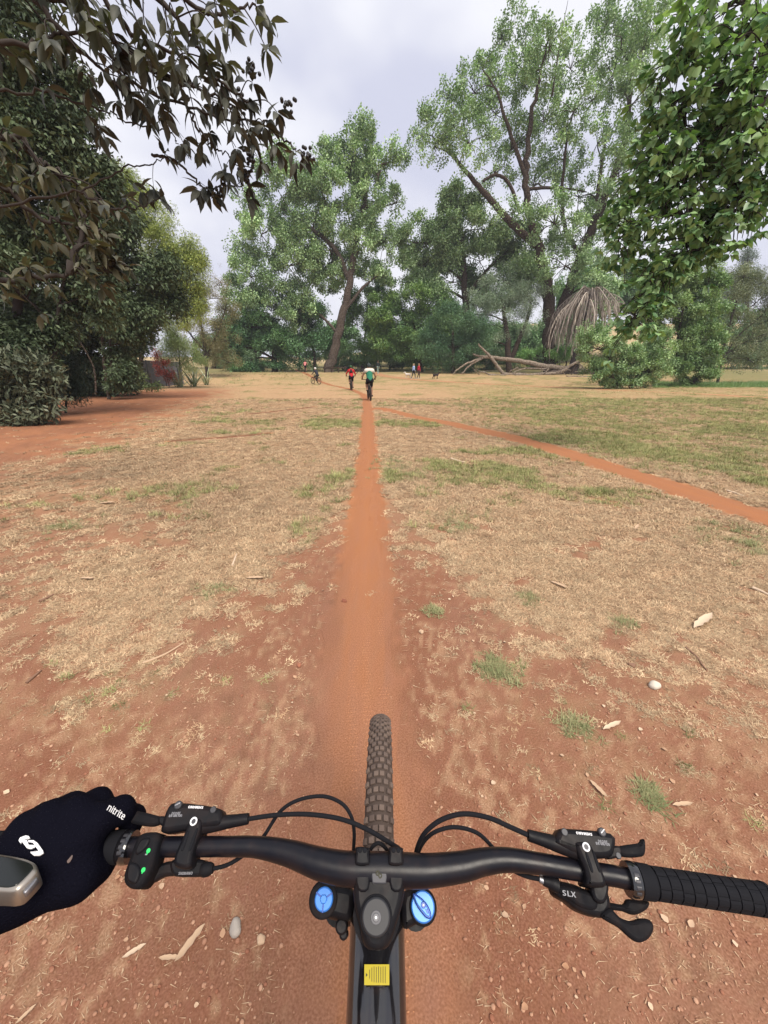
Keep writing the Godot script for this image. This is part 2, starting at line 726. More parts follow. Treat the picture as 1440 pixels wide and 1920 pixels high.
# x: bare soil 0..1, y: green 0..1, z: inside a path 0..1
func cover(x: float, z: float) -> Vector3:
	var pn := path_near(x, z) if z < 85.0 and z > -2.0 else Vector2(9, 0)
	var n := n_mid.get_noise_2d(x, z)
	var l := n_low.get_noise_2d(x * 1.3 + 40.0, z * 1.3)
	var f := n_fine.get_noise_2d(x, z)
	var edge := 1.0 - smoothstep(0.85, 1.4, pn.x + f * 0.45)
	var bare := edge * (1.0 - maxf(pn.y, 0.0) * 0.55)
	# the worn apron round the trail close by
	var reach := lerpf(2.3, 0.75, smoothstep(0.6, 4.2, z + absf(x - 0.3) * 0.35))
	var side := absf(x + 0.12) if x < -0.12 else absf(x + 0.12) * 1.25
	bare = maxf(bare, smoothstep(0.42, -0.25, side / maxf(reach, 0.05) - 0.55 + n * 0.75 + f * 0.25) * smoothstep(5.5, 2.8, z))
	bare = maxf(bare, smoothstep(1.9, 0.9, z + n * 0.9 + f * 0.7) * 0.9)
	# thin straw on red soil elsewhere near by
	bare = maxf(bare, smoothstep(0.05, 0.5, n + f * 0.45 + 0.1 * l) * smoothstep(6.5, 2.0, z) * 0.9)
	# trampled soil along the left side close by
	bare = maxf(bare, smoothstep(-0.9, -3.2, x) * smoothstep(7.5, 2.5, z) * clampf(0.62 + n * 0.8 + f * 0.5, 0.0, 0.9))
	# bare strip below the hedge on the left
	var hedge := -6.9 - (z - 8.0) * 0.27
	bare = maxf(bare, smoothstep(2.6, -0.4, x - hedge + n * 1.5 + f * 0.6) * (1.0 - smoothstep(27.0, 36.0, z)) * smoothstep(3.0, 6.0, z))
	# worn patches in the field
	var green := smoothstep(0.12, 0.5, l + n * 0.35 + smoothstep(1.0, 8.0, x) * 0.36 * (1.0 - smoothstep(20.0, 30.0, z)) - smoothstep(0.0, -8.0, x) * 0.15 + smoothstep(34.0, 46.0, z) * 0.15)
	green = maxf(green, smoothstep(1.5, 6.0, x) * smoothstep(4.5, 8.0, z) * (1.0 - smoothstep(38.0, 50.0, z)) * (0.5 + 0.5 * n + 0.35 * l + 0.3 * f))
	green = maxf(green, smoothstep(30.0, 52.0, z) * clampf(0.45 + 0.5 * l + 0.4 * n, 0.0, 0.9) * (1.0 if x > -14.0 else 0.6))
	green = clampf(green + smoothstep(0.45, 0.6, n) * 0.4 * smoothstep(2.0, 4.0, z), 0.0, 1.0) * (1.0 - bare)
	if z > 62.0:
		green *= 1.0 - smoothstep(66.0, 80.0, z) * 0.85
	return Vector3(clampf(bare, 0, 1), green, edge)

const RED := Color(0.46, 0.212, 0.108)
const DUST := Color(0.31, 0.165, 0.113)
const STRAW := Color(0.58, 0.415, 0.25)
const GREEN := Color(0.245, 0.28, 0.11)

func trodden(x: float, z: float) -> float:
	var big := n_mid.get_noise_2d(x * 1.5 + 5.0, z * 1.1) + (0.08 if x > 0.2 else -0.02)
	return clampf((big * 0.8 + n_fine.get_noise_2d(x * 3.2, z * 2.0) * 1.1 - 0.2) * 2.6, 0.0, 0.8)

func ground_colour(x: float, z: float, c: Vector3) -> Color:
	var f := n_fine.get_noise_2d(x * 1.7 + 9.0, z * 1.7)
	var n := n_mid.get_noise_2d(x + 31.0, z * 0.7)
	var soil := DUST.lerp(RED, clampf(c.z * 0.8 * smoothstep(0.8, 4.5, z) + smoothstep(2.5, 9.0, z) * 0.35 + n * 0.35 + 0.1, 0, 1))
	var near := smoothstep(4.5, 1.2, z)
	soil = soil.lerp(Color(0.19, 0.088, 0.06), near * clampf(0.25 + n * 0.8 + f * 0.5, 0.0, 0.75) * (1.0 - c.z * 0.6))
	# trodden straw pressed into the soil
	var mat_ := trodden(x, z) * (1.0 - c.z) * near
	soil = soil.lerp(Color(0.46, 0.31, 0.2), mat_ * 0.7)
	var grass := STRAW.lerp(GREEN, c.y * 0.6).lerp(DUST, clampf(lerpf(0.66, 0.2, smoothstep(1.2, 6.5, z)) + f * 0.4 + n * 0.15, 0.0, 0.9) * (1.0 - smoothstep(25.0, 60.0, z)))
	var col := grass.lerp(soil, c.x)
	return col * (1.0 + f * lerpf(0.16, 0.3, near) + n * 0.1)

func build_ground():
	var angles := PackedFloat32Array()
	for i in 480:
		angles.append(deg_to_rad(-78.0 + 156.0 * i / 480.0))
	for i in 52:
		angles.append(deg_to_rad(78.0 + 204.0 * i / 52.0))
	var na := angles.size()
	var v := PackedVector3Array()
	var nn := PackedVector3Array()
	var c := PackedColorArray()
	var idx := PackedInt32Array()
	var r := 0.12
	var rings := 0
	while r < 620.0:
		for a in angles:
			var x := sin(a) * r
			var z := cos(a) * r
			var h := land(x, z)
			var e := maxf(0.05, r * 0.02)
			v.append(Vector3(x, h, -z))
			nn.append(Vector3(h - land(x + e, z), e, land(x, z + e) - h).normalized())
			var cv := cover(x, z) if r < 110.0 and absf(a) < 1.4 else Vector3(0.1, 0.2, 0)
			var gc := ground_colour(x, z, cv)
			if r > 56.0:
				gc = gc.lerp(Color(0.22, 0.23, 0.105), smoothstep(56.0, 68.0, r) * 0.8).lerp(Color(0.55, 0.45, 0.28), smoothstep(88.0, 110.0, r) * 0.85)
			c.append(gc)
		rings += 1
		r *= 1.0205 if r < 80.0 else 1.05
	for k in rings - 1:
		for i in na:
			var j := (i + 1) % na
			var p := k * na + i
			var q := k * na + j
			idx.append_array([p, p + na, q + na, p, q + na, q])
	var cen := v.size()
	v.append(Vector3(0, 0, 0))
	nn.append(Vector3.UP)
	c.append(DUST)
	for i in na:
		idx.append_array([cen, i, (i + 1) % na])
	var o := put("ground", surface(v, nn, c, idx), M.soil, self)
	tag(o, "", "", "", "structure")
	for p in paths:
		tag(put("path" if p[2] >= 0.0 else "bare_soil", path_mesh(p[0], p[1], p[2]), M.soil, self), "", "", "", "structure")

func surface(v, nn, c, idx) -> ArrayMesh:
	var arr: Array = []
	arr.resize(Mesh.ARRAY_MAX)
	arr[Mesh.ARRAY_VERTEX] = v
	arr[Mesh.ARRAY_NORMAL] = nn
	arr[Mesh.ARRAY_COLOR] = c
	arr[Mesh.ARRAY_INDEX] = idx
	var m := ArrayMesh.new()
	m.add_surface_from_arrays(Mesh.PRIMITIVE_TRIANGLES, arr)
	return m

func path_mesh(ctrl: PackedVector3Array, half: float, pale: float) -> ArrayMesh:
	var pts := PackedVector3Array()
	for i in ctrl.size() - 1:
		var k := int(clampf(ctrl[i].distance_to(ctrl[i + 1]) / 0.12, 1, 14))
		for s in k:
			pts.append(ctrl[i].lerp(ctrl[i + 1], float(s) / k))
	pts.append(ctrl[-1])
	var v := PackedVector3Array()
	var nn := PackedVector3Array()
	var c := PackedColorArray()
	var idx := PackedInt32Array()
	var m := 15
	for i in pts.size():
		var d := (pts[mini(i + 1, pts.size() - 1)] - pts[maxi(i - 1, 0)])
		d.y = 0
		d = d.normalized()
		var s := Vector3(-d.z, 0, d.x)
		var far := clampf((-pts[i].z - 20.0) / 40.0, 0, 1)
		for j in m:
			var u := 2.0 * j / (m - 1) - 1.0
			var w := half * (1.0 + n_fine.get_noise_2d(pts[i].x * 0.5 + u * 7.0, pts[i].z * 0.5) * 0.35 + n_mid.get_noise_2d(pts[i].x + u, pts[i].z) * 0.25) * lerpf(1.0, 1.3, far)
			var q := pts[i] + s * u * w
			q.y = land(q.x, -q.z) + 0.004 + 0.012 * far
			v.append(q)
			nn.append(Vector3.UP)
			var f := n_fine.get_noise_2d(q.x * 3.0, q.z * 0.35)
			q.y += f * 0.004 if far < 0.01 else 0.0
			v[-1] = q
			var near := smoothstep(4.0, 0.6, -q.z)
			var col := RED.lerp(DUST, clampf(0.08 + near * 0.45 + f * 0.4 + absf(u) * 0.3, 0, 1)).lerp(Color(0.66, 0.44, 0.27), maxf(pale, 0.0) * (0.65 + 0.5 * f))
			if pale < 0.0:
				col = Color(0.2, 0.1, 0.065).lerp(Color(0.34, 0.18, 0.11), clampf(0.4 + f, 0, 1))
			var rim := smoothstep(0.5, 1.0, absf(u))
			if rim > 0.0 and pale >= 0.0:
				col = col.lerp(ground_colour(q.x, -q.z, cover(q.x, -q.z)), rim)
			v[-1].y -= 0.0025 * rim * (1.0 - far)
			c.append(col * (1.0 + f * 0.1 * (1.0 - rim)))
	for i in pts.size() - 1:
		for j in m - 1:
			var p := i * m + j
			idx.append_array([p, p + m + 1, p + m, p, p + 1, p + m + 1])
	# wind so that all faces look up
	for t in range(0, idx.size(), 3):
		var a := v[idx[t]]
		if (v[idx[t + 2]] - a).cross(v[idx[t + 1]] - a).y < 0:
			var sw := idx[t + 1]
			idx[t + 1] = idx[t + 2]
			idx[t + 2] = sw
	return surface(v, nn, c, idx)

func tuft_mesh(n: int, spread: float, tall: float, wide: float, flat_: float, seed_: int) -> ArrayMesh:
	var r := RandomNumberGenerator.new()
	r.seed = seed_
	var v := PackedVector3Array()
	var nn := PackedVector3Array()
	for i in n:
		var a := r.randf() * TAU
		var p := Vector3(cos(a), 0, sin(a)) * spread * sqrt(r.randf())
		var b := r.randf() * TAU
		var out := Vector3(cos(b), 0, sin(b))
		var up := r.randf_range(0.1, 1.0) * (1.0 - flat_)
		var l := tall * r.randf_range(0.5, 1.2)
		var tip := p + (out * (1.0 - up * 0.7) + Vector3.UP * (up + 0.06)) * l
		var side := out.cross(Vector3.UP) * wide * 0.5
		p.y += 0.002
		var t3 := tip
		if (t3 - (p - side)).cross((p + side) - (p - side)).y < 0:
			side = -side
		v.append_array([p - side, p + side, tip])
		var nv := (tip - p).cross(side).normalized()
		if nv.y < 0:
			nv = -nv
		for k in 3:
			nn.append((nv + Vector3.UP * 0.4).normalized())
	var arr: Array = []
	arr.resize(Mesh.ARRAY_MAX)
	arr[Mesh.ARRAY_VERTEX] = v
	arr[Mesh.ARRAY_NORMAL] = nn
	var m := ArrayMesh.new()
	m.add_surface_from_arrays(Mesh.PRIMITIVE_TRIANGLES, arr)
	return m

func build_grass():
	rng.seed = 77
	var mats := [tuft_mesh(20, 0.06, 0.05, 0.007, 0.5, 1), tuft_mesh(16, 0.07, 0.055, 0.008, 0.6, 2)]
	var green_mesh := tuft_mesh(30, 0.055, 0.075, 0.005, 0.05, 3)
	var far_mesh := tuft_mesh(22, 0.28, 0.12, 0.018, 0.25, 4)
	var xs: Array = [[], []]
	var cs: Array = [[], []]
	var gx: Array = []
	var gc: Array = []
	var fx: Array = []
	var fc: Array = []
	for i in 190000:
		var z := 0.55 * pow(40.0, pow(rng.randf(), 0.72))
		var x := rng.randf_range(-1.12, 1.12) * (z * 0.94 + 0.62)
		var c := cover(x, z)
		if c.z > 0.55 and rng.randf() > 0.02:
			continue
		var thin := 1.0 - c.x
		var seen := n_fine.get_noise_2d(x * 0.9 + 70.0, z * 0.9) * 0.5 + 0.5
		if z < 2.2 and rng.randf() < smoothstep(2.2, 1.0, z) * 0.9:
			continue
		if rng.randf() > thin * 0.95 + 0.03 or (c.x > 0.3 and seen < 0.55):
			continue
		var s := rng.randf_range(0.7, 1.25) * (1.0 + z * 0.035) * lerpf(0.42, 1.0, smoothstep(0.8, 4.5, z))
		var b := Basis(Vector3.UP, rng.randf() * TAU).scaled(Vector3(s, s * rng.randf_range(0.5, 1.1), s))
		var xf := Transform3D(b, Vector3(x, land(x, z), -z))
		var tone := rng.randf_range(0.55, 1.35)
		if rng.randf() < c.y * 0.42:
			gx.append(xf)
			gc.append(Color(0.19, 0.21, 0.085).lerp(Color(0.36, 0.36, 0.16), rng.randf()) * tone)
		else:
			var k := i % 2
			xs[k].append(xf)
			cs[k].append(Color(0.58, 0.445, 0.285).lerp(Color(0.38, 0.235, 0.14), rng.randf()).lerp(Color(0.22, 0.2, 0.08), c.y * 0.6 * rng.randf()) * tone)
	for k in 2:
		tag(many("dry_grass", mats[k], M.straw, self, xs[k], cs[k]), "short dry straw-coloured grass covering the field beside the red trail", "grass")
	# taller bits farther off
	for i in 26000:
		var z := rng.randf_range(14.0, 70.0)
		z = lerpf(z, rng.randf_range(14.0, 40.0), 0.5)
		var x := rng.randf_range(-1.1, 1.1) * z
		var c := cover(x, z)
		if c.x > 0.35 or z < 17.0 and rng.randf() < 0.5:
			continue
		var s := rng.randf_range(0.5, 1.0)
		var tall := s * lerpf(0.4, 0.95, c.y) * (1.25 if x > 6.0 else 0.8)
		fx.append(Transform3D(Basis(Vector3.UP, rng.randf() * TAU).scaled(Vector3(s, tall, s)), Vector3(x, land(x, z) - 0.01, -z)))
		fc.append(Color(0.62, 0.46, 0.27).lerp(Color(0.24, 0.28, 0.11), clampf(c.y * 1.1 + rng.randf_range(-0.25, 0.15), 0, 1)) * rng.randf_range(0.8, 1.15))
	tag(many("field_grass", far_mesh, M.straw, self, fx, fc), "mixed dry and green grass on the far field towards the trees", "grass")
	# separate green tufts among the straw
	for q in [[845, 968, 0.34], [860, 990, 0.25], [930, 1258, 0.12], [925, 1248, 0.09], [1076, 1358, 0.08], [990, 1125, 0.09], [755, 880, 0.5], [770, 895, 0.4], [735, 862, 0.4], [812, 1145, 0.07], [400, 1105, 0.12], [130, 985, 0.3], [1220, 1490, 0.05], [1165, 1165, 0.1], [1420, 1030, 0.5], [1380, 1000, 0.5], [1340, 880, 0.8], [1230, 790, 0.9], [1130, 765, 1.2], [870, 760, 1.0], [1420, 845, 0.9]]:
		var p := flat(q[0], q[1])
		for k in int(14 + q[2] * 100):
			var o: Vector3 = p + Vector3(rng.randfn(), 0, rng.randfn()) * q[2] * 0.45
			o.y = land(o.x, -o.z)
			var s: float = rng.randf_range(0.35, 0.9) * (0.8 + q[2])
			gx.append(Transform3D(Basis(Vector3.UP, rng.randf() * TAU).scaled(Vector3(s, s * rng.randf_range(0.5, 1.0), s)), o))
			gc.append(Color(0.16, 0.19, 0.085).lerp(Color(0.36, 0.34, 0.18), rng.randf()))
	tag(many("green_grass", green_mesh, M.straw, self, gx, gc), "small green grass tufts scattered through the dry straw", "grass")
	# loose straw lying flat and crumbs of red soil close by
	var bit := tuft_mesh(1, 0.001, 0.035, 0.0042, 0.98, 9)
	var bx: Array = []
	var bc: Array = []
	for i in 110000:
		var z := 0.25 + 7.0 * pow(rng.randf(), 1.5)
		var x := rng.randf_range(-1.1, 1.1) * (z * 0.94 + 0.62)
		var c := cover(x, z)
		if c.z > 0.35 and rng.randf() > 0.02 or rng.randf() > 0.22 + 1.0 * trodden(x, z) + 0.2 * (1.0 - c.x):
			continue
		var s := (0.22 + 0.85 * pow(rng.randf(), 2.0)) * lerpf(0.5, 1.0, smoothstep(0.5, 2.5, z))
		bx.append(Transform3D(Basis.from_euler(Vector3(rng.randf_range(-0.2, 0.1), rng.randf() * TAU, 0)).scaled(Vector3(s * rng.randf_range(0.6, 2.2), s, s)), Vector3(x, land(x, z) + 0.003, -z)))
		bc.append(Color(0.56, 0.42, 0.28).lerp(Color(0.36, 0.2, 0.12), rng.randf()))
	tag(many("straw_litter", bit, M.straw, self, bx, bc), "loose bits of pale straw lying on the bare red soil", "straw")
	var crumb := SphereMesh.new()
	crumb.radius = 0.5
	crumb.height = 0.8
	crumb.radial_segments = 7
	crumb.rings = 3
	var kx: Array = []
	var kc: Array = []
	for i in 20000:
		var z := 0.2 + 7.5 * pow(rng.randf(), 1.7)
		var x := rng.randf_range(-1.1, 1.1) * (z * 0.94 + 0.62)
		var s := 0.003 + 0.011 * pow(rng.randf(), 4.0)
		if cover(x, z).z > 0.5:
			s *= 0.6
			if i % 3 > 0:
				continue
		kx.append(Transform3D(Basis.from_euler(Vector3(rng.randf(), rng.randf() * TAU, rng.randf())).scaled(Vector3(s, s * 0.7, s * rng.randf_range(0.7, 1.3))), Vector3(x, land(x, z) + s * 0.15, -z)))
		kc.append(Color(0.25, 0.105, 0.065).lerp(Color(0.45, 0.27, 0.18), pow(rng.randf(), 1.5)))
	tag(many("soil_crumbs", as_array(crumb), M.body, self, kx, kc), "small crumbs of red earth strewn over the trail and soil", "soil")
	# prints of tyre knobs pressed into the trail: little ridges of earth in wavering lines
	var lug := crumb
	var tx: Array = []
	var tc: Array = []
	var line: PackedVector3Array = paths[0][0]
	for track in [[-0.07, 0.3], [0.03, 1.7], [0.10, 4.0]]:
		var run := 0.0
		for i in line.size() - 1:
			var a := line[i]
			var b := line[i + 1]
			if -a.z < 0.2 or -a.z > 7.5:
				continue
			var d := (b - a).normalized()
			var sd := Vector3(-d.z, 0, d.x)
			var n := int(a.distance_to(b) / 0.019)
			for k in n:
				var p := a.lerp(b, float(k) / n)
				var off: float = track[0] + sin(-p.z * 1.3 + track[1]) * 0.03 + n_mid.get_noise_2d(p.z, track[1] * 9.0) * 0.03
				if n_mid.get_noise_2d(p.z * 1.1, track[1] * 30.0) < -0.1:
					continue
				for u in ([-0.012, 0.0, 0.012] if k % 2 else [-0.019, -0.006, 0.006, 0.019]):
					var q: Vector3 = p + sd * (off + u + rng.randf_range(-0.002, 0.002))
					q.y = land(q.x, -q.z) + 0.0042
					tx.append(Transform3D(Basis(Vector3.UP, atan2(-d.x, -d.z) + rng.randf_range(-0.2, 0.2)).scaled_local(Vector3(0.008, 0.005, 0.005) * rng.randf_range(0.6, 1.2)), q))
					tc.append(Color(0.33, 0.155, 0.085).lerp(Color(0.42, 0.2, 0.105), rng.randf()))
	tag(many("tread_prints", as_array(lug), M.body, self, tx, tc), "faint tyre tread prints running along the red trail", "tyre prints")

# ---------- trees ----------
func inside_ball() -> Vector3:
	while true:
		var p := Vector3(rng.randf_range(-1, 1), rng.randf_range(-1, 1), rng.randf_range(-1, 1))
		if p.length_squared() <= 1.0:
			return p
	return Vector3.ZERO

# o: z, trunks [[px, py, radius]...] (first one from the ground), blobs [[px, py, rx, ry, dz]...], n clumps per square metre of outline,
# clump metres, leaf mesh, dark, light colours, bark, sub (spread of the bunches)
func tree(called: String, label: String, category: String, o: Dictionary, group := "") -> Node3D:
	var z: float = o.z
	var first: Array = o.trunks[0][0]
	var base := foot(first[0], z)
	var t := thing(called, label, category, base, 0.0, group)
	rng.seed = hash(label)
	var bark: Material = o.get("bark", M.bark)
	var wood: Array = []       # points limbs may start from: [point, radius]
	for tr in o.trunks:
		var pts: Array = []
		var rad: Array = []
		for i in tr.size():
			var q: Array = tr[i]
			var dz: float = q[3] if q.size() > 3 else 0.0
			var p := at(q[0], q[1], z + dz) if i > 0 or tr != o.trunks[0] else base - Vector3(0, 0.1, 0)
			pts.append(p - base)
			rad.append(q[2])
		var sp := spline(pts, 7)
		for i in range(1, sp.size() - 1):
			sp[i] += Vector3(rng.randfn(), rng.randfn() * 0.5, rng.randfn()) * rad[0] * 0.12
		var st := begin()
		tube(st, sp, rad, 10)
		put("trunk" if tr == o.trunks[0] else "limb", done(st), bark, t)
		for i in range(int(sp.size() * (0.3 if tr == o.trunks[0] else 0.1)), sp.size()):
			var f := float(i) / (sp.size() - 1) * (rad.size() - 1)
			var k := mini(int(f), rad.size() - 2)
			wood.append([sp[i], lerpf(rad[k], rad[k + 1], f - k)])
	var xfs: Array = []
	var cols: Array = []
	var per_px := z * cos(PITCH) / LENS
	var tw := begin()
	var clump: float = o.get("clump", 0.55)
	var density: float = o.get("n", 3.0) * o.get("more", 2.0)
	var sub_: float = o.get("sub", 0.34)
	var dark: Color = o.dark
	var light: Color = o.light
	for b in o.blobs:
		var dz: float = (b[4] if b.size() > 4 else 0.0) + o.get("back", 0.0) * (1.3 if rng.randf() < 0.7 else -0.9)
		var c := at(b[0], b[1], z + dz) - base
		var up := 1.0 + pow((960.0 - b[1]) / LENS, 2.0) * 0.25
		var rad := Vector3(b[2] * per_px, b[3] * per_px * up, (b[2] + b[3]) * 0.5 * per_px * o.get("deep", 0.8))
		var best: Vector3 = c
		var br := 0.05
		var cost := 1e9
		for w in wood:
			var d: float = c.distance_to(w[0]) + maxf(0.0, w[0].y - (c.y - 0.25 * Vector2(c.x - w[0].x, c.z - w[0].z).length())) * 1.5
			if d < cost:
				cost = d
				best = w[0]
				br = w[1]
		if not wood.is_empty():
			var mid := best.lerp(c, 0.5) + Vector3(rng.randfn() * 0.12, 0.1 * best.distance_to(c), rng.randfn() * 0.12) * rad.x * 0.4
			var r0 := minf(br * 0.6, 0.03 + best.distance_to(c) * 0.022)
			tube(tw, spline([best, mid, c], 5), [r0, r0 * 0.45], 6, false)
		var bunches := int(clampf(4.0 / pow(sub_, 1.6) * 0.42, 5, 60))
		var area := rad.x * rad.y * PI
		var per := maxi(2, int(area * density / bunches))
		for k in bunches:
			var q := inside_ball()
			q = q.normalized() * pow(q.length(), 0.55)
			if q.y < -0.2 and rng.randf() < 0.35:
				q.y = -q.y * 0.6
			var bc := c + q * rad
			var bs := rad * sub_ * rng.randf_range(0.7, 1.25)
			if k % 2 == 0 and o.get("twigs", true):
				var mid2 := c.lerp(bc, 0.5) + Vector3(0, 0.08, 0) * rad.y
				tube(tw, spline([c, mid2, bc], 3), [0.012 + rad.x * 0.011, 0.006 + rad.x * 0.002], 5, false)
			var tone := rng.randf()
			for j in int(per * rng.randf_range(0.5, 1.5)):
				var g := Vector3(rng.randfn(), rng.randfn() * 0.8, rng.randfn()) * 0.55
				if g.length() > 1.5:
					continue
				var s := clump * rng.randf_range(0.65, 1.25)
				var p := bc + g * bs
				if p.y + base.y < land(p.x + base.x, -p.z - base.z) + 0.02 + o.get("lift", 0.0):
					continue
				xfs.append(Transform3D(Basis.from_euler(Vector3(rng.randf_range(-0.5, 0.5), rng.randf() * TAU, rng.randf_range(-0.5, 0.5))).scaled(Vector3.ONE * s), p))
				cols.append(dark.lerp(light, pow(clampf(tone * 0.55 + rng.randf() * 0.45, 0, 1), 1.4)))
	if tw and o.get("twigs", true):
		put("branches", done(tw), bark, t)
	many("crown", o.leaf, o.get("mat", M.leaf), t, xfs, cols)
	return t

func build_back_trees():
	var pop := clump_mesh(22, 0.46, 0.75, 21)
	var fine := clump_mesh(34, 0.30, 0.45, 22, 0.3)
	var broad := clump_mesh(22, 0.5, 0.6, 23, 0.2)
	var pd := Color(0.135, 0.22, 0.10)
	var pl := Color(0.54, 0.72, 0.38)
	tree("poplar_tree", "tall poplar with a leaning trunk rising behind the cyclists on the trail", "tree", {z = 63.0, leaf = pop, dark = pd, light = pl, n = 3.5, clump = 0.58, sub = 0.2, bark = M.grey_bark,
		trunks = [[[616, 691, 0.85], [625, 662, 0.66], [641, 595, 0.58], [655, 535, 0.5], [667, 460, 0.42], [682, 380, 0.42], [693, 300, 0.2], [698, 250, 0.06]], [[656, 530, 0.36], [630, 470, 0.32], [585, 430, 0.25], [545, 400, 0.1]], [[634, 625, 0.2], [600, 590, 0.18], [560, 560, 0.18], [520, 545, 0.06]], [[640, 590, 0.25], [680, 540, 0.2], [710, 515, 0.08]]],
		blobs = [[695, 275, 22, 36], [665, 305, 35, 40], [710, 330, 36, 42], [640, 330, 40, 42], [600, 300, 26, 26], [755, 300, 12, 10], [690, 390, 42, 45], [610, 380, 55, 48], [540, 360, 45, 48], [500, 330, 18, 28], [470, 385, 28, 20], [560, 430, 62, 45], [490, 440, 50, 42], [455, 475, 25, 26], [720, 455, 22, 26], [680, 460, 40, 35], [620, 470, 55, 42], [540, 500, 68, 42], [470, 520, 42, 36], [596, 525, 52, 32, 2.5], [650, 490, 45, 24, 4.5], [500, 565, 62, 30], [560, 585, 42, 28], [715, 520, 24, 18], [440, 560, 22, 26], [745, 380, 12, 16]]})
	tree("poplar_tree", "huge old poplar with several bare dark forked limbs above the dead palm", "tree", {z = 60.0, leaf = pop, dark = pd, light = pl, n = 2.1, clump = 0.55, bark = M.bark, sub = 0.19, back = 2.2,
		trunks = [[[1032, 690, 1.05], [1030, 620, 0.85], [1024, 540, 0.75], [1012, 470, 0.6], [990, 380, 0.42], [988, 300, 0.34], [1000, 200, 0.24], [1020, 110, 0.12], [1040, 40, 0.03]],
			[[1045, 600, 0.7], [1075, 520, 0.62], [1110, 430, 0.55], [1150, 330, 0.42], [1175, 240, 0.3], [1180, 150, 0.18], [1165, 70, 0.06]],
			[[1005, 460, 0.45], [960, 420, 0.42], [920, 375, 0.36], [880, 330, 0.26], [840, 280, 0.16], [800, 250, 0.05]],
			[[985, 330, 0.28], [950, 230, 0.2], [930, 170, 0.12], [905, 130, 0.04]], [[1118, 380, 0.22], [1128, 310, 0.2], [1137, 250, 0.1]], [[990, 355, 0.2], [1040, 352, 0.16], [1100, 360, 0.06]],
			[[905, 340, 0.16], [930, 328, 0.18], [955, 345, 0.2], [975, 400, 0.22]], [[1035, 180, 0.12], [1050, 80, 0.06], [1065, 0, 0.015]], [[1090, 480, 0.3], [1060, 430, 0.25], [1055, 350, 0.2], [1065, 250, 0.12], [1085, 180, 0.05]]],
		blobs = [[958, 55, 18, 30], [985, 95, 32, 34], [1030, 90, 30, 36], [1000, 150, 45, 36], [935, 145, 18, 28], [940, 70, 12, 14], [905, 130, 16, 18], [890, 175, 34, 34], [840, 190, 14, 24], [850, 235, 38, 34], [800, 215, 14, 14], [785, 262, 20, 12], [815, 275, 30, 20], [930, 215, 45, 34], [880, 270, 45, 30], [960, 280, 50, 34], [1020, 230, 40, 40], [1070, 130, 24, 40], [1075, 210, 34, 34], [1130, 70, 30, 36], [1165, 60, 28, 40], [1150, 140, 40, 40], [1200, 110, 30, 50], [1180, 200, 45, 40], [1110, 190, 24, 26], [1225, 60, 30, 40], [1120, 270, 30, 26], [1060, 300, 40, 34], [1000, 350, 48, 30], [925, 330, 40, 24], [1085, 370, 42, 36], [1160, 330, 45, 50], [1040, 420, 48, 40], [1095, 450, 50, 45], [960, 400, 30, 20], [1150, 430, 50, 50], [1060, 500, 50, 34], [1120, 540, 45, 40]]})
	tree("poplar_tree", "rounded mid green poplar standing left of the huge forked poplar", "tree", {z = 66.0, leaf = pop, dark = pd * 0.9, light = pl * 0.95, n = 5.0, clump = 0.6,
		trunks = [[[880, 690, 0.8], [876, 620, 0.6], [872, 540, 0.45], [868, 470, 0.3], [860, 400, 0.1]], [[874, 560, 0.35], [910, 510, 0.25], [940, 480, 0.1]]],
		blobs = [[860, 400, 40, 34], [815, 425, 42, 36], [775, 455, 32, 28], [905, 430, 45, 36], [840, 470, 55, 40], [790, 500, 45, 30], [900, 490, 55, 42], [960, 480, 45, 40], [850, 530, 60, 38], [930, 550, 50, 36], [985, 530, 40, 40], [770, 535, 26, 18], [1000, 450, 40, 30]]})
	tree("shade_tree", "dense dark rounded tree below the leaning poplar, left of its trunk", "tree", {z = 64.0, leaf = broad, dark = Color(0.080, 0.179, 0.083), light = Color(0.193, 0.340, 0.141), n = 6.5, clump = 0.6, deep = 0.7,
		trunks = [[[515, 695, 0.5], [515, 650, 0.35], [512, 610, 0.2]], [[590, 695, 0.25], [588, 660, 0.2], [580, 630, 0.1]]],
		blobs = [[520, 600, 60, 36], [460, 615, 45, 36], [575, 610, 45, 34], [430, 650, 28, 34], [480, 660, 48, 34], [540, 655, 50, 36], [590, 645, 32, 32], [450, 685, 34, 14], [500, 690, 40, 10]]})
	tree("leafy_shrub", "bright mid green bush right behind the leaning poplar trunk", "bush", {z = 69.0, leaf = broad, dark = Color(0.128, 0.255, 0.100), light = Color(0.305, 0.461, 0.167), n = 5.5, clump = 0.55,
		trunks = [[[680, 700, 0.3], [682, 660, 0.25], [685, 620, 0.12]]],
		blobs = [[670, 610, 28, 36], [690, 570, 30, 34], [700, 625, 36, 36], [665, 655, 32, 22], [715, 655, 34, 24], [700, 520, 24, 26]]})
	tree("shade_tree", "olive green rounded tree in the middle, above the two walkers", "tree", {z = 64.0, leaf = broad, dark = Color(0.096, 0.188, 0.067), light = Color(0.273, 0.409, 0.125), n = 6.0, clump = 0.58,
		trunks = [[[790, 700, 0.4], [785, 650, 0.3], [775, 600, 0.15]]],
		blobs = [[760, 555, 45, 28], [720, 580, 30, 28], [800, 570, 40, 28], [740, 610, 45, 32], [790, 620, 50, 34], [735, 650, 40, 24], [780, 665, 45, 22], [840, 600, 35, 34]]})
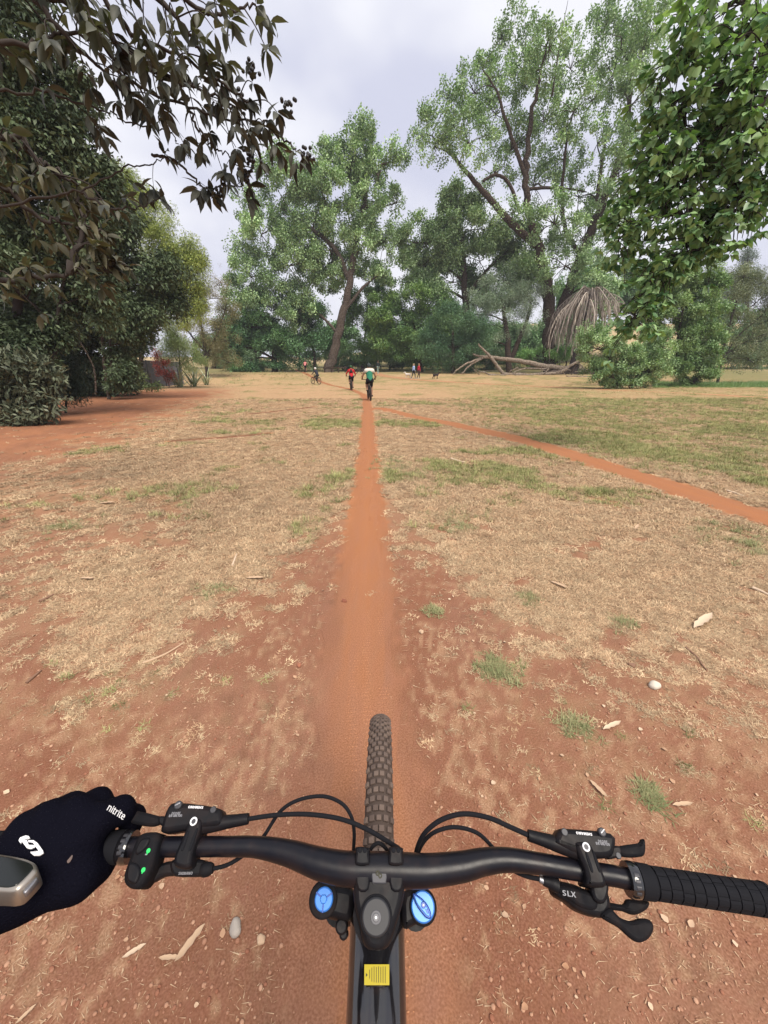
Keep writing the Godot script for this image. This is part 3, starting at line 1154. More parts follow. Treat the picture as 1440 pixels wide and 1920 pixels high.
	tree("weeping_bush", "dark green drooping bush just right of the walkers", "bush", {z = 58.0, leaf = fine, dark = Color(0.065, 0.144, 0.075), light = Color(0.169, 0.289, 0.133), n = 7.0, clump = 0.6,
		trunks = [[[850, 700, 0.3], [850, 660, 0.25], [848, 620, 0.12]]],
		blobs = [[845, 605, 45, 30], [800, 640, 30, 30], [870, 630, 40, 34], [830, 665, 45, 28], [885, 665, 30, 26], [850, 690, 40, 10], [905, 640, 26, 30]]})
	tree("olive_tree", "pale grey green tree with two thin forked trunks behind the fallen tree", "tree", {z = 60.0, leaf = fine, dark = Color(0.193, 0.264, 0.184), light = Color(0.450, 0.545, 0.392), n = 4.4, clump = 0.55, bark = M.bark,
		trunks = [[[954, 678, 0.45], [952, 640, 0.38], [945, 590, 0.25], [940, 550, 0.12]], [[958, 675, 0.35], [972, 640, 0.32], [988, 600, 0.25], [998, 560, 0.1]]],
		blobs = [[950, 530, 35, 24], [910, 555, 34, 26], [985, 555, 32, 30], [940, 575, 42, 28], [895, 590, 28, 26], [925, 610, 34, 26], [985, 605, 30, 26], [1010, 570, 24, 30], [900, 640, 24, 26]]})
	tree("leafy_shrub", "low bright green bush behind the fallen log, beside the dead palm", "bush", {z = 60.0, leaf = broad, dark = Color(0.161, 0.324, 0.100), light = Color(0.354, 0.562, 0.184), n = 6.0, clump = 0.5,
		trunks = [[[1020, 700, 0.1], [1020, 680, 0.08], [1020, 660, 0.05]]], blobs = [[1010, 668, 34, 18], [1045, 672, 24, 20], [985, 668, 16, 12]]})
	tree("leafy_shrub", "wide light green bush spilling over the right end of the fallen log", "bush", {z = 33.0, leaf = broad, dark = Color(0.14, 0.24, 0.10), light = Color(0.54, 0.70, 0.36), n = 16.0, more = 2.6, clump = 0.30, sub = 0.2,
		trunks = [[[1150, 735, 0.1], [1148, 700, 0.09], [1140, 660, 0.05]], [[1180, 735, 0.08], [1200, 690, 0.06], [1220, 670, 0.03]]],
		blobs = [[1110, 625, 24, 18], [1120, 655, 36, 28], [1160, 660, 36, 26], [1150, 690, 48, 30], [1190, 690, 32, 30], [1120, 700, 26, 26], [1165, 720, 45, 12], [1215, 700, 25, 26], [1095, 640, 14, 14], [1235, 690, 26, 28], [1240, 650, 26, 30]]})
	tree("young_tree", "leafy green young tree with low arching dark limbs right of the light bush", "tree", {z = 37.0, leaf = broad, dark = Color(0.14, 0.24, 0.10), light = Color(0.42, 0.56, 0.26), n = 11.0, more = 4.0, clump = 0.36, sub = 0.26, bark = M.dark_bark,
		trunks = [[[1310, 722, 0.16], [1285, 705, 0.14], [1270, 670, 0.12], [1275, 610, 0.09], [1290, 540, 0.05]], [[1300, 715, 0.1], [1330, 690, 0.08], [1345, 650, 0.05]]],
		blobs = [[1300, 505, 36, 28], [1255, 530, 40, 34], [1325, 545, 34, 36], [1285, 575, 45, 36], [1240, 590, 30, 30], [1335, 600, 30, 36], [1290, 630, 45, 32], [1270, 670, 40, 28], [1325, 660, 34, 32], [1300, 695, 40, 20], [1230, 560, 26, 24], [1210, 610, 22, 22]]})
	tree("thorn_tree", "grey brown twiggy thorn tree fanning out at the right edge", "tree", {z = 41.0, leaf = fine, dark = Color(0.136, 0.162, 0.092), light = Color(0.305, 0.340, 0.192), n = 3.6, more = 5.0, clump = 0.4, sub = 0.26, bark = M.dark_bark,
		trunks = [[[1345, 712, 0.14], [1355, 660, 0.12], [1368, 610, 0.09], [1385, 550, 0.05]], [[1350, 680, 0.09], [1385, 630, 0.07], [1430, 590, 0.04]], [[1352, 670, 0.08], [1400, 640, 0.06], [1455, 620, 0.03]]],
		blobs = [[1395, 520, 30, 22], [1430, 530, 30, 26], [1375, 555, 28, 24], [1415, 570, 34, 26], [1440, 600, 30, 26], [1385, 600, 26, 24], [1420, 640, 34, 24], [1380, 660, 30, 24], [1460, 560, 30, 36], [1405, 675, 34, 18], [1445, 665, 34, 22]]})
	tree("conifer_tree", "slim pointed conifer on the far slope at the right edge", "tree", {z = 110.0, leaf = fine, dark = Color(0.080, 0.128, 0.083), light = Color(0.177, 0.239, 0.151), n = 4.0, clump = 0.9, deep = 1.0, bark = M.dark_bark,
		trunks = [[[1400, 620, 0.5], [1401, 540, 0.35], [1402, 462, 0.05]]],
		blobs = [[1402, 472, 5, 14], [1400, 490, 10, 14], [1400, 510, 15, 16], [1398, 535, 22, 18], [1395, 560, 34, 20], [1370, 530, 20, 14], [1350, 510, 10, 8], [1345, 540, 25, 22]]})
	# the far belt of trees that closes the gaps low down
	var far := [[480, 640, 60, 34, "faint pale green tree far behind the dark rounded tree"], [630, 640, 40, 30, "far green tree seen past the foot of the leaning poplar"], [745, 640, 60, 40, "far green tree closing the gap behind the middle bushes"], [860, 640, 60, 40, "far green tree behind the drooping bush"], [1100, 560, 60, 60, "far green tree behind the dead palm"], [1210, 540, 50, 50, "far green tree behind the light green bush"], [960, 640, 50, 30, "far green tree behind the pale olive tree's stems"], [1040, 640, 45, 32, "far green tree between the olive tree and the dead palm"], [1330, 610, 50, 40, "far green tree behind the leafy young tree"], [1430, 630, 45, 34, "far green tree behind the thorn tree"], [400, 655, 36, 26, "far green tree at the left end of the field"]]
	for f in far:
		tree("far_tree", f[4], "tree", {z = 84.0, leaf = pop, dark = Color(0.113, 0.222, 0.100), light = Color(0.257, 0.409, 0.175), n = 4.2, clump = 0.75,
			trunks = [[[f[0], 690, 0.5], [f[0] + 3, f[1], 0.35], [f[0], f[1] - f[3], 0.1]]],
			blobs = [[f[0], f[1] - f[3] * 0.5, f[2] * 0.7, f[3] * 0.7], [f[0] - f[2] * 0.5, f[1], f[2] * 0.6, f[3] * 0.7], [f[0] + f[2] * 0.5, f[1], f[2] * 0.6, f[3] * 0.7], [f[0], f[1] + f[3] * 0.5, f[2] * 0.9, f[3] * 0.6]]}, "far trees behind the field")
	var low := [[455, 672, 34, "low far bush at the left end of the gap below the dark rounded tree"], [560, 668, 40, "low far bush under the left half of the leaning poplar"], [655, 672, 34, "low far bush right of the leaning poplar's foot"], [730, 668, 40, "low far bush behind the walkers' left"], [820, 668, 44, "low far bush behind the drooping bush"], [925, 672, 40, "low far bush behind the fallen tree's thin end"], [1000, 670, 34, "low far bush behind the middle of the fallen tree"], [1060, 650, 40, "low far bush behind the dead palm's trunk"], [1240, 660, 50, "low far bush between the light green bush and the young tree"], [1350, 668, 44, "low far bush behind the young tree's foot"], [1440, 672, 44, "low far bush at the right edge"]]
	for f in low:
		tree("far_bush", f[3], "bush", {z = 75.0, leaf = broad, dark = Color(0.1, 0.18, 0.085), light = Color(0.3, 0.4, 0.2), n = 4.5, clump = 0.6, twigs = false,
			trunks = [[[f[0], 695, 0.15], [f[0] + 2, 680, 0.12], [f[0], f[1], 0.05]]],
			blobs = [[f[0], f[1], f[2], 18], [f[0] - f[2] * 0.5, f[1] + 10, f[2] * 0.6, 14], [f[0] + f[2] * 0.5, f[1] + 8, f[2] * 0.6, 15]]}, "low bushes closing the far gaps")
	# rank grass below the thorn tree
	rng.seed = 4
	var gx: Array = []
	var gc: Array = []
	var blade := tuft_mesh(26, 0.3, 0.6, 0.03, 0.0, 31)
	for i in 1500:
		var z := rng.randf_range(34.0, 44.0)
		var p := foot(rng.randf_range(1225, 1500), z)
		var s := rng.randf_range(0.35, 0.9) * smoothstep(33.5, 37.0, z)
		gx.append(Transform3D(Basis(Vector3.UP, rng.randf() * TAU).scaled(Vector3(s, s, s)), p))
		gc.append(Color(0.10, 0.19, 0.055).lerp(Color(0.2, 0.3, 0.1), rng.randf()))
	tag(many("tall_grass", blade, M.leaf, self, gx, gc), "tall rank green grass under the trees at the right edge", "grass")

func build_left_trees():
	var broad := clump_mesh(20, 0.5, 0.5, 41, 0.4)
	var small := clump_mesh(22, 0.46, 0.42, 42, 0.3)
	var feather := clump_mesh(40, 0.34, 0.22, 43, 0.5)
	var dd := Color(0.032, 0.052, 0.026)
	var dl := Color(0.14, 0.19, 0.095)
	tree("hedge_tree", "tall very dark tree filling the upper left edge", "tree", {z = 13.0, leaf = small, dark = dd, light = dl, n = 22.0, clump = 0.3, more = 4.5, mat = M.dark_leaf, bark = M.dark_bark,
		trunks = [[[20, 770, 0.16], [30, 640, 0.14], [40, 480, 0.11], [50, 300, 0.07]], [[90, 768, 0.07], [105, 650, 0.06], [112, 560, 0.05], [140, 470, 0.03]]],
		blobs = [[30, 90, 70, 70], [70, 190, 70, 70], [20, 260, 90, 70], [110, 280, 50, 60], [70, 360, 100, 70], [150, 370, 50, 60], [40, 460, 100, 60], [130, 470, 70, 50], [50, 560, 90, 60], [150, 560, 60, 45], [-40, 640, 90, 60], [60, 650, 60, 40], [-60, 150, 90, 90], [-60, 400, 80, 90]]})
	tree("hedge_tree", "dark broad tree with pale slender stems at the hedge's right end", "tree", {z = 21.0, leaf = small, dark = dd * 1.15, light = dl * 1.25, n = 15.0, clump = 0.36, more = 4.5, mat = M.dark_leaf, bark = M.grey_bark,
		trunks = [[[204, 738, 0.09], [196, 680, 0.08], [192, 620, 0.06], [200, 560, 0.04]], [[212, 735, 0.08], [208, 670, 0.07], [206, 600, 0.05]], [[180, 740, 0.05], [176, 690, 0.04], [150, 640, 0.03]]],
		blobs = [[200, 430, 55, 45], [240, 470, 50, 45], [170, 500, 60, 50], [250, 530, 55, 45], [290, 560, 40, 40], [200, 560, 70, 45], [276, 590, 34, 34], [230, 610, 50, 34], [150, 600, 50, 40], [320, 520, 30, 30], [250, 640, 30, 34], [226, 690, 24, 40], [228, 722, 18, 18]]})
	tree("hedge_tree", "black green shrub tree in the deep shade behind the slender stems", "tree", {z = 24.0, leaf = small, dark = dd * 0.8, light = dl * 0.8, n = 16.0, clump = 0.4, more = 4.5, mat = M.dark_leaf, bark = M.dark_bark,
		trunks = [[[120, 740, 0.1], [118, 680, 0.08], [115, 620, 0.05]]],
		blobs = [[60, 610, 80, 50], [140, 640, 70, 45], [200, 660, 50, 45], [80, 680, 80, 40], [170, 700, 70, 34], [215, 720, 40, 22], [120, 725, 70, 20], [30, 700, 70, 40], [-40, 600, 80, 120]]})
	tree("cypress_shrub", "dark soft conifer shrub low beside the big leaf bush", "bush", {z = 14.5, leaf = feather, dark = Color(0.018, 0.04, 0.028), light = Color(0.05, 0.085, 0.055), n = 26.0, clump = 0.26, more = 4.5, mat = M.dark_leaf, bark = M.dark_bark,
		trunks = [[[122, 770, 0.04], [124, 730, 0.035], [126, 690, 0.02]]], blobs = [[125, 690, 26, 34], [115, 725, 34, 30], [140, 740, 22, 18], [100, 700, 20, 30]]})
	var nearleaf := clump_mesh(16, 0.75, 0.36, 44, 0.6)
	tree("leafy_shrub", "grey green bush with long drooping leaves at the left edge", "bush", {z = 11.2, leaf = nearleaf, dark = Color(0.055, 0.07, 0.045), light = Color(0.17, 0.19, 0.12), n = 26.0, clump = 0.24, more = 4.5, mat = M.dark_leaf, bark = M.dark_bark, sub = 0.3,
		trunks = [[[30, 815, 0.04], [34, 770, 0.03], [40, 710, 0.02]], [[70, 800, 0.03], [80, 750, 0.02], [85, 710, 0.015]]],
		blobs = [[20, 690, 40, 30], [70, 700, 36, 26], [95, 725, 24, 28], [40, 740, 48, 34], [10, 780, 50, 26], [60, 775, 36, 24], [90, 760, 20, 24], [25, 800, 45, 12], [-40, 730, 50, 60]]})
	var gd := Color(0.2, 0.26, 0.06)
	var gl := Color(0.52, 0.58, 0.17)
	tree("feathery_tree", "yellow green feathery tree leaning out beyond the dark hedge", "tree", {z = 31.0, leaf = feather, dark = gd, light = gl, more = 5.0, n = 7.5, clump = 0.5, sub = 0.3,
		trunks = [[[262, 715, 0.16], [270, 620, 0.13], [290, 540, 0.1], [310, 470, 0.05]], [[280, 570, 0.09], [330, 545, 0.07], [370, 530, 0.03]], [[285, 540, 0.08], [262, 460, 0.06], [255, 380, 0.03]]],
		blobs = [[255, 385, 36, 30], [290, 420, 32, 28], [310, 460, 34, 30], [340, 490, 36, 30], [365, 520, 28, 26], [300, 510, 45, 30], [335, 550, 45, 30], [375, 555, 20, 22], [290, 570, 40, 30], [350, 590, 30, 20], [230, 350, 30, 24], [200, 330, 26, 24]]})
	tree("twiggy_tree", "brown olive half bare tree between the feathery tree and dark rounded tree", "tree", {z = 52.0, leaf = fine_leaf(), dark = Color(0.14, 0.13, 0.06), light = Color(0.3, 0.27, 0.13), n = 3.2, more = 6.0, clump = 0.5, sub = 0.28, bark = M.dark_bark,
		trunks = [[[388, 705, 0.22], [384, 650, 0.18], [375, 600, 0.12], [372, 560, 0.05]], [[386, 670, 0.15], [410, 620, 0.1], [425, 570, 0.05]], [[385, 660, 0.12], [352, 620, 0.08], [340, 590, 0.04]]],
		blobs = [[395, 560, 26, 20], [420, 580, 24, 22], [370, 590, 30, 26], [405, 620, 30, 26], [425, 640, 20, 30], [360, 630, 22, 26], [400, 665, 34, 22], [430, 680, 22, 16], [410, 535, 16, 12]]})
	tree("bare_tree", "leafless pale twiggy tree against the sky left of the leaning poplar", "tree", {z = 88.0, leaf = fine_leaf(), dark = Color(0.25, 0.22, 0.2), light = Color(0.34, 0.3, 0.27), n = 0.25, clump = 0.5, sub = 0.2, bark = M.pale_bark,
		trunks = [[[425, 690, 0.3], [424, 610, 0.2], [422, 560, 0.1]]], blobs = [[415, 530, 26, 24], [440, 525, 24, 26], [430, 550, 34, 20], [405, 555, 20, 18]]})
	tree("leafy_shrub", "pale lime bush growing over the grey wall", "bush", {z = 36.0, leaf = feather, dark = Color(0.2, 0.26, 0.10), light = Color(0.5, 0.6, 0.27), more = 4.5, n = 9.0, clump = 0.42,
		trunks = [[[338, 705, 0.06], [336, 670, 0.05], [333, 640, 0.03]]], blobs = [[333, 632, 22, 20], [318, 650, 24, 20], [345, 655, 26, 20], [360, 675, 18, 18], [330, 675, 26, 12]]})

func fine_leaf() -> ArrayMesh:
	return clump_mesh(30, 0.26, 0.4, 51)

# ---------- branches hanging into the picture ----------
# lines: [[px, py, z]...]; twigs with whorls of leaves grow along them
func hanging_branch(t: Node3D, lines: Array, r0: float, o: Dictionary, leaves: Array, bark: Material):
	var st := begin()
	var tw := begin()
	for ln in lines:
		var pts: Array = []
		for q in ln:
			pts.append(at(q[0], q[1], q[2]) - t.position)
		var sp := spline(pts, 8)
		for i in range(1, sp.size() - 1):
			sp[i] += Vector3(rng.randfn(), rng.randfn(), rng.randfn()) * 0.006 * o.get("wiggle", 1.0)
		tube(st, sp, [r0 * o.get("thick", 1.0), r0 * 0.55, r0 * 0.3], 7)
		var run := 0.0
		for i in range(1, sp.size()):
			run += sp[i].distance_to(sp[i - 1])
			var f := float(i) / (sp.size() - 1)
			if f < o.get("from", 0.12):
				run = 0.0
				continue
			while run > 0.0:
				run -= o.step * rng.randf_range(0.6, 1.4)
				var dir := (sp[i] - sp[i - 1]).normalized()
				var side := dir.cross(Vector3(rng.randfn(), rng.randfn(), rng.randfn())).normalized()
				var tl: float = o.twig * rng.randf_range(0.35, 1.2)
				var a := sp[i]
				var b := a + (dir * 0.6 + side * 0.8 + Vector3(0, -0.15, 0)) * tl * 0.6
				var c := b + (dir * 0.5 + side * 0.4 + Vector3(0, -0.5, 0)) * tl * 0.5
				var ts := spline([a, b, c], 4)
				tube(tw, ts, [r0 * 0.22, r0 * 0.12], 5, false)
				whorl(leaves, c, (c - b).normalized(), int(rng.randi_range(o.few, o.lots)), o)
				if rng.randf() < 0.7:
					whorl(leaves, b, (b - a).normalized(), 2, o)
		whorl(leaves, sp[-1], (sp[-1] - sp[-3]).normalized(), o.lots, o)
	put("branch", done(st), bark, t)
	put("twigs", done(tw), bark, t).set_meta("kind", "stuff")

func whorl(leaves: Array, p: Vector3, dir: Vector3, n: int, o: Dictionary):
	for k in n:
		var a := TAU * (k + rng.randf() * 0.6) / n
		var ref := Vector3.UP if absf(dir.y) < 0.9 else Vector3.RIGHT
		var u := dir.cross(ref).normalized()
		var w := dir.cross(u)
		var out := (dir * rng.randf_range(0.2, 0.9) + u * cos(a) + w * sin(a) + Vector3(0, -o.droop * rng.randf_range(0.5, 1.3), 0)).normalized()
		var up := (Vector3(rng.randfn() * 0.5, 1.0, rng.randfn() * 0.5)).normalized()
		var x := up.cross(out)
		if x.length() < 0.15:
			x = Vector3(rng.randfn(), 0, rng.randfn()).cross(out)
		x = x.normalized()
		var y := out.cross(x).normalized()
		var s := rng.randf_range(0.65, 1.15)
		var stalk: float = o.stalk * rng.randf_range(0.4, 1.2)
		leaves.append(Transform3D(Basis(x, y, out).scaled_local(Vector3.ONE * s), p + out * stalk))

func set_leaves(t: Node3D, leaves: Array, meshes: Array, m: Material, dark: Color, light: Color, single: int):
	var order: Array = []
	for i in leaves.size():
		var p: Vector3 = leaves[i].origin + t.position
		var d := p - EYE
		var depth := -(d.z) * cos(PITCH) - d.y * sin(PITCH)
		var seen := depth > 0.3 and absf(d.x) / depth < 1.0
		order.append([depth if seen else 1000.0 + i, i])
	order.sort()
	var shades: Array = []
	for k in 5:
		var q: StandardMaterial3D = m.duplicate()
		q.vertex_color_use_as_albedo = false
		q.albedo_color = dark.lerp(light, k / 4.0).linear_to_srgb()
		shades.append(q)
	var xs: Array = []
	var cs: Array = []
	for k in order.size():
		var i: int = order[k][1]
		if k < single and order[k][0] < 900.0:
			put("leaf", meshes[i % meshes.size()], shades[rng.randi_range(0, 4)], t, leaves[i])
		else:
			xs.append(leaves[i])
			cs.append(dark.lerp(light, rng.randf()))
	if xs.size() > 0:
		many("foliage", meshes[0], m, t, xs, cs)

func oval_leaves(l: float) -> Array:
	return [leaf_mesh(l, [[0, 0.012, 0], [0.18, 0.13, 0.02], [0.42, 0.19, 0.02], [0.66, 0.14, -0.03], [0.85, 0.05, -0.1], [1.0, 0.0, -0.17]], 0.35),
		leaf_mesh(l, [[0, 0.012, 0], [0.2, 0.15, 0.03], [0.45, 0.2, 0.0], [0.7, 0.12, -0.1], [0.88, 0.04, -0.22], [1.0, 0.0, -0.32]], 0.2),
		leaf_mesh(l * 0.85, [[0, 0.012, 0], [0.15, 0.12, 0.0], [0.4, 0.2, -0.01], [0.7, 0.15, -0.02], [0.88, 0.06, -0.05], [1.0, 0.0, -0.1]], 0.5)]

func build_overhang_left():
	rng.seed = 101
	var t := thing("overhanging_tree", "near tree whose dark drooping leafy branches hang across the upper left sky", "tree", Vector3(-5.6, 0, -2.2))
	var trunk := begin()
	tube(trunk, spline([Vector3(0, -0.1, 0), Vector3(0.1, 1.2, -0.1), Vector3(0.3, 2.6, -0.3), Vector3(0.9, 4.2, -0.8), Vector3(1.4, 5.5, -1.2)], 6), [0.2, 0.15, 0.12, 0.07], 10)
	put("trunk", done(trunk), M.bark, t)
	var leaves: Array = []
	var o := {step = 0.07, twig = 0.22, few = 3, lots = 7, droop = 0.6, stalk = 0.012}
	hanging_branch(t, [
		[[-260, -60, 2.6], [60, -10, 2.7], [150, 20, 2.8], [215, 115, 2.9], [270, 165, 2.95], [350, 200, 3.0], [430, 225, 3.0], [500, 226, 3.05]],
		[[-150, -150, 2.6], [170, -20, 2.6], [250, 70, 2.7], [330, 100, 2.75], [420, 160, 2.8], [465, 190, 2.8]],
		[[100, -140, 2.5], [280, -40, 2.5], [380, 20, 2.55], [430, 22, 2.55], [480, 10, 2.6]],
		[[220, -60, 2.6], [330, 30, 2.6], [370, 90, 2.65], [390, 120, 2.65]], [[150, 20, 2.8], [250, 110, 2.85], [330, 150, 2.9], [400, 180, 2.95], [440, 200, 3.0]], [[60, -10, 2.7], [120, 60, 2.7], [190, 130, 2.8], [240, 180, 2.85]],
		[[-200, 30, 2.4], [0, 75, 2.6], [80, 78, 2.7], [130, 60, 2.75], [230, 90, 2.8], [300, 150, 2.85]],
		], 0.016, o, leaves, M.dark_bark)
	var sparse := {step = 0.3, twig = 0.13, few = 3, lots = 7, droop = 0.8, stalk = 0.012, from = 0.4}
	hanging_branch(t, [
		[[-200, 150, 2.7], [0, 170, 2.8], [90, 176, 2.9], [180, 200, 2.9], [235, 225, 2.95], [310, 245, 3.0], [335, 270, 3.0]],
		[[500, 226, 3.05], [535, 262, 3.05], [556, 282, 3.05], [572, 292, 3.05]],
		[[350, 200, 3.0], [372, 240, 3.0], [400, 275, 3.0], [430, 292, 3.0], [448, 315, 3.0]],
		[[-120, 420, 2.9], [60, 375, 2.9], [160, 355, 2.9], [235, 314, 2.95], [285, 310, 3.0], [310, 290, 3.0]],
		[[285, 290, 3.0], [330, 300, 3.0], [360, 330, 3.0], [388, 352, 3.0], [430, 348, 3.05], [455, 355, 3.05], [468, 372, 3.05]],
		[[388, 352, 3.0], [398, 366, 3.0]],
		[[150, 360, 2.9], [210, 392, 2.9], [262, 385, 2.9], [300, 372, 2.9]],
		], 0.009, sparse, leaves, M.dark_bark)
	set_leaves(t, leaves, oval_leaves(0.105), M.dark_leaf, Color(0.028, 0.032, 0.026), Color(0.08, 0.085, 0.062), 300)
	# clusters of small dark berries at the twig ends
	var berry := SphereMesh.new()
	berry.radius = 0.011
	berry.height = 0.022
	berry.radial_segments = 8
	berry.rings = 4
	var bm := mat(Color(0.012, 0.011, 0.013), 0.5)
	for q in [[575, 292], [468, 125], [455, 188], [470, 297], [460, 330], [408, 366], [540, 200]]:
		var p := at(q[0], q[1], 3.0) - t.position
		var cl := Node3D.new()
		cl.name = local_name(t, "berry_cluster")
		t.add_child(cl, true)
		cl.position = p
		for k in 16:
			put("berry", berry, bm, cl, Transform3D(Basis.IDENTITY, Vector3(rng.randfn(), rng.randfn(), rng.randfn()) * 0.02))
	# a second one, closer to the ground, with larger leaves in front of the hedge
	rng.seed = 202
	var s := thing("overhanging_tree", "low branch with large brownish leaves before the dark hedge at left", "tree", Vector3(-6.2, 0, -4.4))
	var tr := begin()
	tube(tr, spline([Vector3(0, -0.1, 0), Vector3(-0.1, 1.0, 0.1), Vector3(0.1, 2.2, 0), Vector3(0.3, 3.6, -0.2), Vector3(0.5, 5.0, -0.3)], 6), [0.16, 0.13, 0.1, 0.06], 10)
	put("trunk", done(tr), M.bark, s)
	var lv: Array = []
	var big := {step = 0.12, twig = 0.3, few = 3, lots = 6, droop = 0.5, stalk = 0.02, wiggle = 3.0}
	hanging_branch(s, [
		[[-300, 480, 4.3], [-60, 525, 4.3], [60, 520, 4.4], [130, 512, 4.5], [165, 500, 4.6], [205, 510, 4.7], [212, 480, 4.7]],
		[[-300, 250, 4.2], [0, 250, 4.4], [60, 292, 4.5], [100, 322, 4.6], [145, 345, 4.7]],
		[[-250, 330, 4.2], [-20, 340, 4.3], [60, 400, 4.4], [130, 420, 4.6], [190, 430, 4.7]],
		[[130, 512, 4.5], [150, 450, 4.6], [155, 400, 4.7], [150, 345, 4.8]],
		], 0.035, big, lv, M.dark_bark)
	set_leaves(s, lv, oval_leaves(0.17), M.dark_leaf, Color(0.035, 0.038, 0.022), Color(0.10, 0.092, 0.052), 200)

func build_overhang_right():
	rng.seed = 303
	var t := thing("overhanging_tree", "near poplar whose heart-leaved branches hang down over the upper right corner", "tree", Vector3(10.2, 0, -6.6))
	var tr := begin()
	tube(tr, spline([Vector3(0, -0.1, 0), Vector3(-0.1, 2.0, 0), Vector3(0.1, 4.5, 0.1), Vector3(0, 7.0, 0), Vector3(0.1, 9.0, 0)], 6), [0.42, 0.33, 0.26, 0.2, 0.12], 12)
	put("trunk", done(tr), M.bark, t)
	var leaves: Array = []
	var o := {step = 0.042, twig = 0.45, few = 5, lots = 9, droop = 0.5, stalk = 0.06, wiggle = 4.0, thick = 1.2, from = 0.06}
	hanging_branch(t, [
		[[1560, 200, 6.8], [1440, 292, 6.8], [1395, 350, 6.9], [1340, 402, 7.0], [1300, 440, 7.0], [1262, 470, 7.1], [1225, 525, 7.1], [1215, 545, 7.1]],
		[[1340, 402, 7.0], [1280, 400, 7.1], [1230, 410, 7.2], [1180, 430, 7.3], [1155, 455, 7.3]],
		[[1395, 350, 6.9], [1330, 330, 7.1], [1260, 330, 7.2], [1200, 360, 7.3], [1165, 395, 7.4]],
		[[1520, 120, 6.8], [1400, 210, 6.8], [1330, 250, 7.0], [1270, 270, 7.1], [1225, 300, 7.2]],
		[[1520, 60, 6.8], [1420, 130, 6.9], [1350, 160, 7.0], [1290, 180, 7.2], [1245, 210, 7.2], [1230, 260, 7.3]],
		[[1540, -40, 6.9], [1440, 40, 6.9], [1370, 75, 7.0], [1310, 90, 7.2], [1270, 110, 7.3], [1240, 150, 7.3]],
		[[1450, -60, 6.8], [1400, -10, 6.9], [1340, 20, 7.0], [1290, 45, 7.0]],
		[[1212, 556, 7.1], [1195, 585, 7.1], [1185, 605, 7.1]],
		[[1300, 440, 7.0], [1280, 480, 7.0], [1260, 500, 7.0]],
		[[1395, 350, 6.9], [1370, 400, 6.9], [1330, 440, 7.0], [1310, 470, 7.0]],
		[[1540, 330, 6.6], [1450, 330, 6.8], [1400, 380, 6.9], [1350, 420, 6.9]],
		[[1330, 250, 7.0], [1300, 310, 7.0], [1270, 360, 7.1], [1230, 380, 7.2]], [[1420, 130, 6.9], [1390, 220, 6.9], [1370, 290, 6.9]],
		[[1480, 20, 6.6], [1430, 90, 6.7], [1400, 130, 6.7]], [[1290, 180, 7.2], [1280, 240, 7.2], [1260, 290, 7.2]],
		[[1500, 200, 6.7], [1430, 240, 6.8], [1390, 280, 6.8]],
		], 0.038, o, leaves, M.dark_bark)
	rng.seed = 304
	var heart: Array = []
	for k in 3:
		var d := [0.0, -0.12, 0.06][k] as float
		heart.append(leaf_mesh(0.122, [[0, 0.1, 0], [0.08, 0.34, 0.01], [0.28, 0.42, 0.0], [0.55, 0.3, d * 0.4], [0.8, 0.12, d * 0.8], [1.0, 0.0, d * 1.3]], [0.2, 0.05, 0.4][k]))
	var m: StandardMaterial3D = M.leaf.duplicate()
	m.roughness = 0.42
	set_leaves(t, leaves, heart, m, Color(0.055, 0.135, 0.055), Color(0.35, 0.52, 0.23), 300)
	# the corner spray at the top
	var c := thing("overhanging_spray", "small spray of dark leaves dipping in at the top edge right", "tree", at(1300, -60, 5.6))
	var lv: Array = []
	hanging_branch(c, [[[1380, -50, 5.4], [1330, -20, 5.5], [1300, 0, 5.6], [1285, 5, 5.6]]], 0.01, {step = 0.12, twig = 0.15, few = 3, lots = 5, droop = 0.8, stalk = 0.04}, lv, M.dark_bark)
	set_leaves(c, lv, heart, m, Color(0.03, 0.07, 0.02), Color(0.08, 0.14, 0.04), 60)

